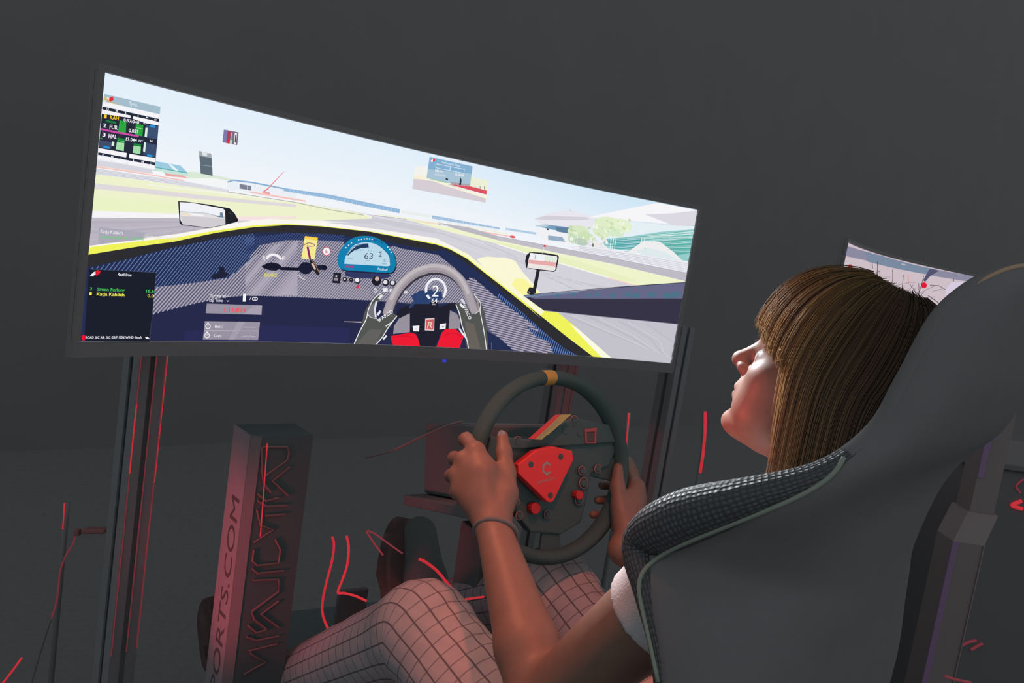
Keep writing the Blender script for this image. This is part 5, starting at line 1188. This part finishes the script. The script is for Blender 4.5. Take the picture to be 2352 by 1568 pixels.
# thumb nail of the left hand
tn = at(1152, 997, 1.1995); mb = MB(); mb.grid(np.array([[tn + r_ * (0.0052 * math.cos(w) * CM[:, 0] + 0.0062 * math.sin(w) * CM[:, 2]) - CM[:, 1] * 0.0014 * (1 - (r_ * math.cos(w)) ** 2) for w in np.linspace(0, 2 * math.pi, 19)] for r_ in (0.02, 0.5, 0.85, 1.0)])); mb.build('thumb_nail', mat('nail', (0.42, 0.38, 0.38), 0.25, spec=0.6), person, True)

# ------------------------------------------------------------------ clothes
T = Field((-0.34, -0.98, 0.40), (0.31, -0.55, 1.0), 0.004)
T.chain([(-0.015, -0.755, 0.46), (-0.02, -0.765, 0.62), (-0.022, -0.765, 0.76)], [0.110, 0.100, 0.100], 0.03)
T.cone((-0.115, -0.765, 0.80), (0.065, -0.755, 0.80), 0.076, 0.076, 0.05); T.cone(SHL, SHR, 0.060, 0.060, 0.05)
for S_, L_ in ((SHL, ELL), (SHR, ELR)):
    e_ = S_ + (L_ - S_) * 0.28
    T.cone(S_, S_ + (L_ - S_) * 0.62, 0.054, 0.049, 0.02, cut=(e_, L_ - S_))
VS, QS = T.mesh(); VS = relax(VS, QS, 1, 0.4); del T
quads('shirt', VS, QS, mat('white_cotton', (0.60, 0.59, 0.60), 0.85, spec=0.1, bump=0.3, bscale=500), person)
L = Field((-0.33, -0.88, 0.24), (0.24, 0.14, 0.74), 0.0042)
for h_, k_, a_ in ((HIPL, KNL, ANL), (HIPR, KNR, ANR)):
    an = nrm(a_ - k_)
    L.cone(h_, k_, 0.094, 0.066, 0.03); L.cone(k_, a_, 0.067, 0.052, 0.03, cut=(a_ - an * 0.03, an))
L.cone((-0.08, -0.75, 0.46), (0.05, -0.765, 0.46), 0.115, 0.115, 0.04)
VL, QL = L.mesh(); VL = relax(VL, QL, 2, 0.5); del L
# soft folds behind the knee and along the thigh
fold = 0.0016 * np.sin(VL @ np.array([60.0, 95.0, 140.0])) * np.sin(VL @ np.array([130.0, -60.0, 45.0]))
VL = VL + fold[:, None] * np.array([0.3, -0.3, 0.9])
M_plaid = bpy.data.materials.new('checked_cloth'); M_plaid.use_nodes = True
nt = M_plaid.node_tree; bs = nt.nodes['Principled BSDF']; bs.inputs['Roughness'].default_value = 0.85; bs.inputs['Specular IOR Level'].default_value = 0.1
ua = nt.nodes.new('ShaderNodeAttribute'); ua.attribute_name = 'Cloth'; sx = nt.nodes.new('ShaderNodeSeparateXYZ'); nt.links.new(ua.outputs['Vector'], sx.inputs[0])
def math_node(op, a, b=None, val=None):
    n = nt.nodes.new('ShaderNodeMath'); n.operation = op
    nt.links.new(a, n.inputs[0])
    if b is not None: nt.links.new(b, n.inputs[1])
    if val is not None: n.inputs[1].default_value = val
    return n.outputs[0]
du = math_node('LESS_THAN', math_node('PINGPONG', sx.outputs[0], val=0.0145), val=0.0014)
dv = math_node('LESS_THAN', math_node('PINGPONG', sx.outputs[1], val=0.0105), val=0.0009)
ln = math_node('MAXIMUM', math_node('MULTIPLY', du, val=0.85), math_node('MULTIPLY', dv, val=0.62))
mx = nt.nodes.new('ShaderNodeMix'); mx.data_type = 'RGBA'; mx.inputs[6].default_value = (0.40, 0.37, 0.385, 1); mx.inputs[7].default_value = (0.09, 0.085, 0.10, 1)
nt.links.new(ln, mx.inputs[0]); nt.links.new(mx.outputs[2], bs.inputs['Base Color'])
nz = nt.nodes.new('ShaderNodeTexNoise'); nz.inputs['Scale'].default_value = 700; tc = nt.nodes.new('ShaderNodeTexCoord'); nt.links.new(tc.outputs['Object'], nz.inputs['Vector'])
bp = nt.nodes.new('ShaderNodeBump'); bp.inputs['Strength'].default_value = 0.35; bp.inputs['Distance'].default_value = 0.001; nt.links.new(nz.outputs['Fac'], bp.inputs['Height']); nt.links.new(bp.outputs[0], bs.inputs['Normal'])
tr = quads('trousers', VL, QL, M_plaid, person)
cl = np.zeros((len(VL), 3)); best = np.full(len(VL), 9.0)
for h_, k_, a_ in ((HIPL, KNL, ANL), (HIPR, KNR, ANR)):
    A_, C2 = nrm(k_ - h_), nrm(a_ - k_); L1 = np.linalg.norm(k_ - h_); bis = nrm(A_ + C2)
    w1 = (VL - k_) @ A_; w2 = (VL - k_) @ C2
    lat = nrm(np.cross(A_, C2)); lat = lat if lat @ RGT > 0 else -lat
    th_tot = math.acos(float(np.clip(A_ @ C2, -1, 1)))
    outer1 = np.cross(A_, lat); outer1 = outer1 if outer1[2] > 0 else -outer1
    outer2 = np.cross(C2, lat); outer2 = outer2 if outer2[2] > 0 else -outer2
    rel = VL - k_
    wedge = (w1 > 0) & (w2 < 0); shin = ((rel @ bis) > 0) & ~wedge
    ph = np.clip(np.arctan2(w1, rel @ outer1), 0, th_tot); RW = 0.052
    vv = np.where(wedge, L1 + RW * ph, np.where(shin, L1 + RW * th_tot + np.maximum(w2, 0), L1 + np.minimum(w1, 0)))
    up_ = np.where(shin, rel @ outer2, rel @ outer1); up_ = np.where(wedge, np.hypot(rel @ outer1, w1), up_)
    ang = np.arctan2(rel @ lat, up_)
    t1 = np.clip(((VL - h_) @ A_) / L1, 0, 1); d1 = np.linalg.norm(VL - h_ - (t1 * L1)[:, None] * A_, axis=1); L2 = np.linalg.norm(a_ - k_); t2 = np.clip(w2 / L2, 0, 1); d2 = np.linalg.norm(rel - (t2 * L2)[:, None] * C2, axis=1)
    d = np.minimum(d1, d2); m_ = d < best; best[m_] = d[m_]
    cl[m_, 0] = 0.5 + ang[m_] * 0.078; cl[m_, 1] = 0.5 + vv[m_]
aa = tr.data.attributes.new('Cloth', 'FLOAT_VECTOR', 'POINT'); aa.data.foreach_set('vector', cl.astype(np.float32).ravel())
# shoes
M_shoe = mat('dark_shoe', (0.13, 0.15, 0.15), 0.7, spec=0.2); M_sole = mat('dull_red_sole', (0.22, 0.15, 0.15), 0.7)
for a_, dr in ((ANL, np.array([-0.05, 0.62, 0.5])), (ANR, np.array([0.25, 0.50, 0.42]))):
    d = nrm(dr); dn_ = nrm(np.cross(np.cross(d, RGT), d)); dn_ = dn_ if dn_ @ (a_ - np.array([a_[0], a_[1] + 0.2, a_[2] - 0.3])) < 0 else -dn_
    heel = a_ - d * 0.055 + dn_ * 0.035; toe = a_ + d * 0.165 + dn_ * 0.030
    S_ = Field(a_ - 0.26, a_ + 0.26, 0.005)
    S_.chain([heel, a_ + d * 0.06 + dn_ * 0.02, toe], [0.038, 0.040, 0.034], 0.02); S_.cone(a_ - d * 0.01, heel, 0.042, 0.038, 0.02)
    V_, Q_ = S_.mesh(); shoe = quads('shoe', relax(V_, Q_, 1, 0.4), Q_, M_shoe, person); del S_
    sp_ = []
    for t in np.linspace(0, 2 * math.pi, 26, endpoint=False):
        w_ = 0.040 if math.cos(t) > 0 else 0.034
        sp_.append(a_ + d * (0.052 + 0.145 * math.cos(t)) + dn_ * 0.060 + RGT * w_ * math.sin(t) * (1.1 if math.cos(t) > 0 else 1.0))
    mb = MB(); mb.prism(sp_, dn_ * 0.018); mb.build('sole', M_sole, shoe, bevel=0.003)
# hair tie round the left wrist
ax_ = nrm(ELL - WRL); hc = WRL + ax_ * 0.004; e1 = nrm(np.cross(ax_, CM[:, 1])); e2 = np.cross(ax_, e1)
hc = at(1138, 1222, 1.112)
mb = MB(); mb.tube([hc + 0.0265 * (math.cos(t) * e1 + math.sin(t) * e2) + ax_ * (0.010 * math.cos(t + 0.5)) for t in np.linspace(0, 2 * math.pi, 30, endpoint=False)], 0.0036, 8, True); mb.build('hair_tie', mat('black_elastic', (0.16, 0.16, 0.16), 0.8), person, True)

# ------------------------------------------------------------------ hair: an under layer and loose strands over it
DOWN = np.array([0, 0, -1.0])
def strand(az, lift, length, n, jit):
    """az: degrees round the head from the face (0) over the left side (90) to the back; returns n points"""
    a = math.radians(az); ca_, sa_ = math.cos(a), math.sin(a)
    front = max(0.0, math.cos(a))
    R = np.array([0.105 + lift, 0.083 + lift, 0.098 + lift])
    c0_ = np.array([-0.006, 0.0, 0.036])
    pts = []
    # over the skull: from the parting to the widest place
    part = 0.10 + 0.10 * abs(sa_)
    th1 = math.radians(96 if front < 0.55 else 96 - 12 * (front - 0.55) / 0.45)
    m1 = int(n * 0.5)
    for i in range(m1):
        th = part + (th1 - part) * i / (m1 - 1)
        # the parting runs from the forehead to the crown: shift the pole back for the back hair
        pole = 0.030 * ca_ * math.cos(th)
        pts.append(c0_ + np.array([R[0] * math.sin(th) * ca_ + pole * 0.6, R[1] * math.sin(th) * sa_, R[2] * math.cos(th)]) + jit * math.sin(th))
    W_ = [HO + p @ FR for p in map(np.array, pts)]
    # then hanging
    p = W_[-1]; v = nrm(W_[-1] - W_[-2]); st = length / (n - m1)
    for i in range(n - m1):
        v = nrm(v * 0.62 + DOWN * 0.38 + FR[1] * (-0.05 * math.copysign(1, sa_)) * 0.6 + FWD * 0.0)
        p = p + v * st; W_.append(p)
    return W_
def hair_len(az):
    f_ = math.cos(math.radians(az))
    if f_ > 0.45: return 0.010 + (1 - f_) * 0.012
    if f_ > 0.25: return 0.016 + (0.45 - f_) / 0.20 * 0.17
    return 0.19
M_hair = bpy.data.materials.new('hair'); M_hair.use_nodes = True
nt = M_hair.node_tree; bs = nt.nodes['Principled BSDF']; ah = nt.nodes.new('ShaderNodeAttribute'); ah.attribute_name = 'Tone'
nt.links.new(ah.outputs['Color'], bs.inputs['Base Color']); bs.inputs['Roughness'].default_value = 0.5; bs.inputs['Specular IOR Level'].default_value = 0.06
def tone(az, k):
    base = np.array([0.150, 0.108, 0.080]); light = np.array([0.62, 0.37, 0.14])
    g = 0.5 + 0.5 * math.cos(math.radians(max(-90, min(90, abs(az) - 50)) * 2.0)); return base + (light - base) * k * g ** 1.3  # golden only towards the front: screen light put into the colour
V, F, Cc = [], [], []
azs = np.linspace(-180, 180, 145); NN = 26
for i, az in enumerate(azs):
    w_ = strand(az, 0.001 + 0.0007 * math.sin(i * 2.7) + 0.0010 * math.sin(i * 1.1), hair_len(az), NN, np.zeros(3))
    V += list(w_); Cc += [tone(az, 0.25) * (0.55 + 0.45 * min(1.0, (j_ / NN * 2.0) ** 1.3)) for j_ in range(NN)]  # darker roots: shade on the crown put into the colour
for i in range(len(azs) - 1):
    for j in range(NN - 1): F.append((i * NN + j, i * NN + j + 1, (i + 1) * NN + j + 1, (i + 1) * NN + j))
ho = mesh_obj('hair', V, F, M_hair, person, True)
k_ = ho.data.color_attributes.new('Tone', 'FLOAT_COLOR', 'POINT'); k_.data.foreach_set('color', np.array([list(c) + [1] for c in Cc], dtype=np.float32).ravel())
V, F, Cc = [], [], []
r2_ = np.random.default_rng(11)
NS = 4600; n = 20
for i in range(NS):
    az = r2_.uniform(-75, 180) if i % 4 else r2_.uniform(15, 110)
    clump = math.sin(az * 1.9) + math.sin(az * 4.3 + 1)
    w_ = strand(az, 0.003 + abs(r2_.normal(0, 0.0022)) + 0.0012 * clump, hair_len(az + r2_.normal(0, 2.5)) * r2_.uniform(0.85, 1.06), n, r2_.normal(0, 0.0018, 3))
    if i % 40 == 0: w_ = [p + (j / n) * r2_.normal(0, 0.003, 3) for j, p in enumerate(w_)]
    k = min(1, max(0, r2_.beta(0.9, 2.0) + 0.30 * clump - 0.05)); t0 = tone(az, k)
    rad = r2_.uniform(0.00022, 0.00045)
    b0 = len(V)
    for j, p in enumerate(w_):
        t = nrm(w_[min(j + 1, n - 1)] - w_[max(j - 1, 0)]); a = nrm(np.cross(t, HF + 0.3)); b_ = np.cross(t, a); rr = rad * (1 - 0.75 * (j / n) ** 6)
        for q in range(3):
            w = 2.0944 * q; V.append(p + rr * (math.cos(w) * a + math.sin(w) * b_)); Cc.append(t0 * (0.48 + 0.52 * min(1.0, (j / n * 2.0) ** 1.3)))  # strands darkened at the top too, for the unlit crown
        if j:
            o0 = b0 + (j - 1) * 3; o1 = b0 + j * 3
            F += [(o0, o0 + 1, o1 + 1, o1), (o0 + 1, o0 + 2, o1 + 2, o1 + 1), (o0 + 2, o0, o1, o1 + 2)]
# a few fly-away hairs on the crown
for i in range(90):
    az = r2_.uniform(0, 170); th = r2_.uniform(0.15, 0.9); a = math.radians(az)
    c = np.array([-0.006, 0, 0.036]) + np.array([0.108 * math.sin(th) * math.cos(a), 0.086 * math.sin(th) * math.sin(a), 0.101 * math.cos(th)])
    d = nrm(c - np.array([-0.006, 0, 0.036]) + r2_.normal(0, 0.05, 3)); b0 = len(V); side = r2_.normal(0, 1, 3)
    for j in range(7):
        p = HO + (c + d * 0.0025 * j + side * 0.0004 * j * j * 0.5) @ FR
        for q in range(3): V.append(p + 0.00028 * np.array([math.cos(2.09 * q), math.sin(2.09 * q), 0.3 * q])); Cc.append(tone(az, 0.4))
        if j:
            o0 = b0 + (j - 1) * 3; o1 = b0 + j * 3
            F += [(o0, o0 + 1, o1 + 1, o1), (o0 + 1, o0 + 2, o1 + 2, o1 + 1), (o0 + 2, o0, o1, o1 + 2)]
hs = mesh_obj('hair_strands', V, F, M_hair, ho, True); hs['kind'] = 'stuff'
k_ = hs.data.color_attributes.new('Tone', 'FLOAT_COLOR', 'POINT'); k_.data.foreach_set('color', np.array([list(c) + [1] for c in Cc], dtype=np.float32).ravel())
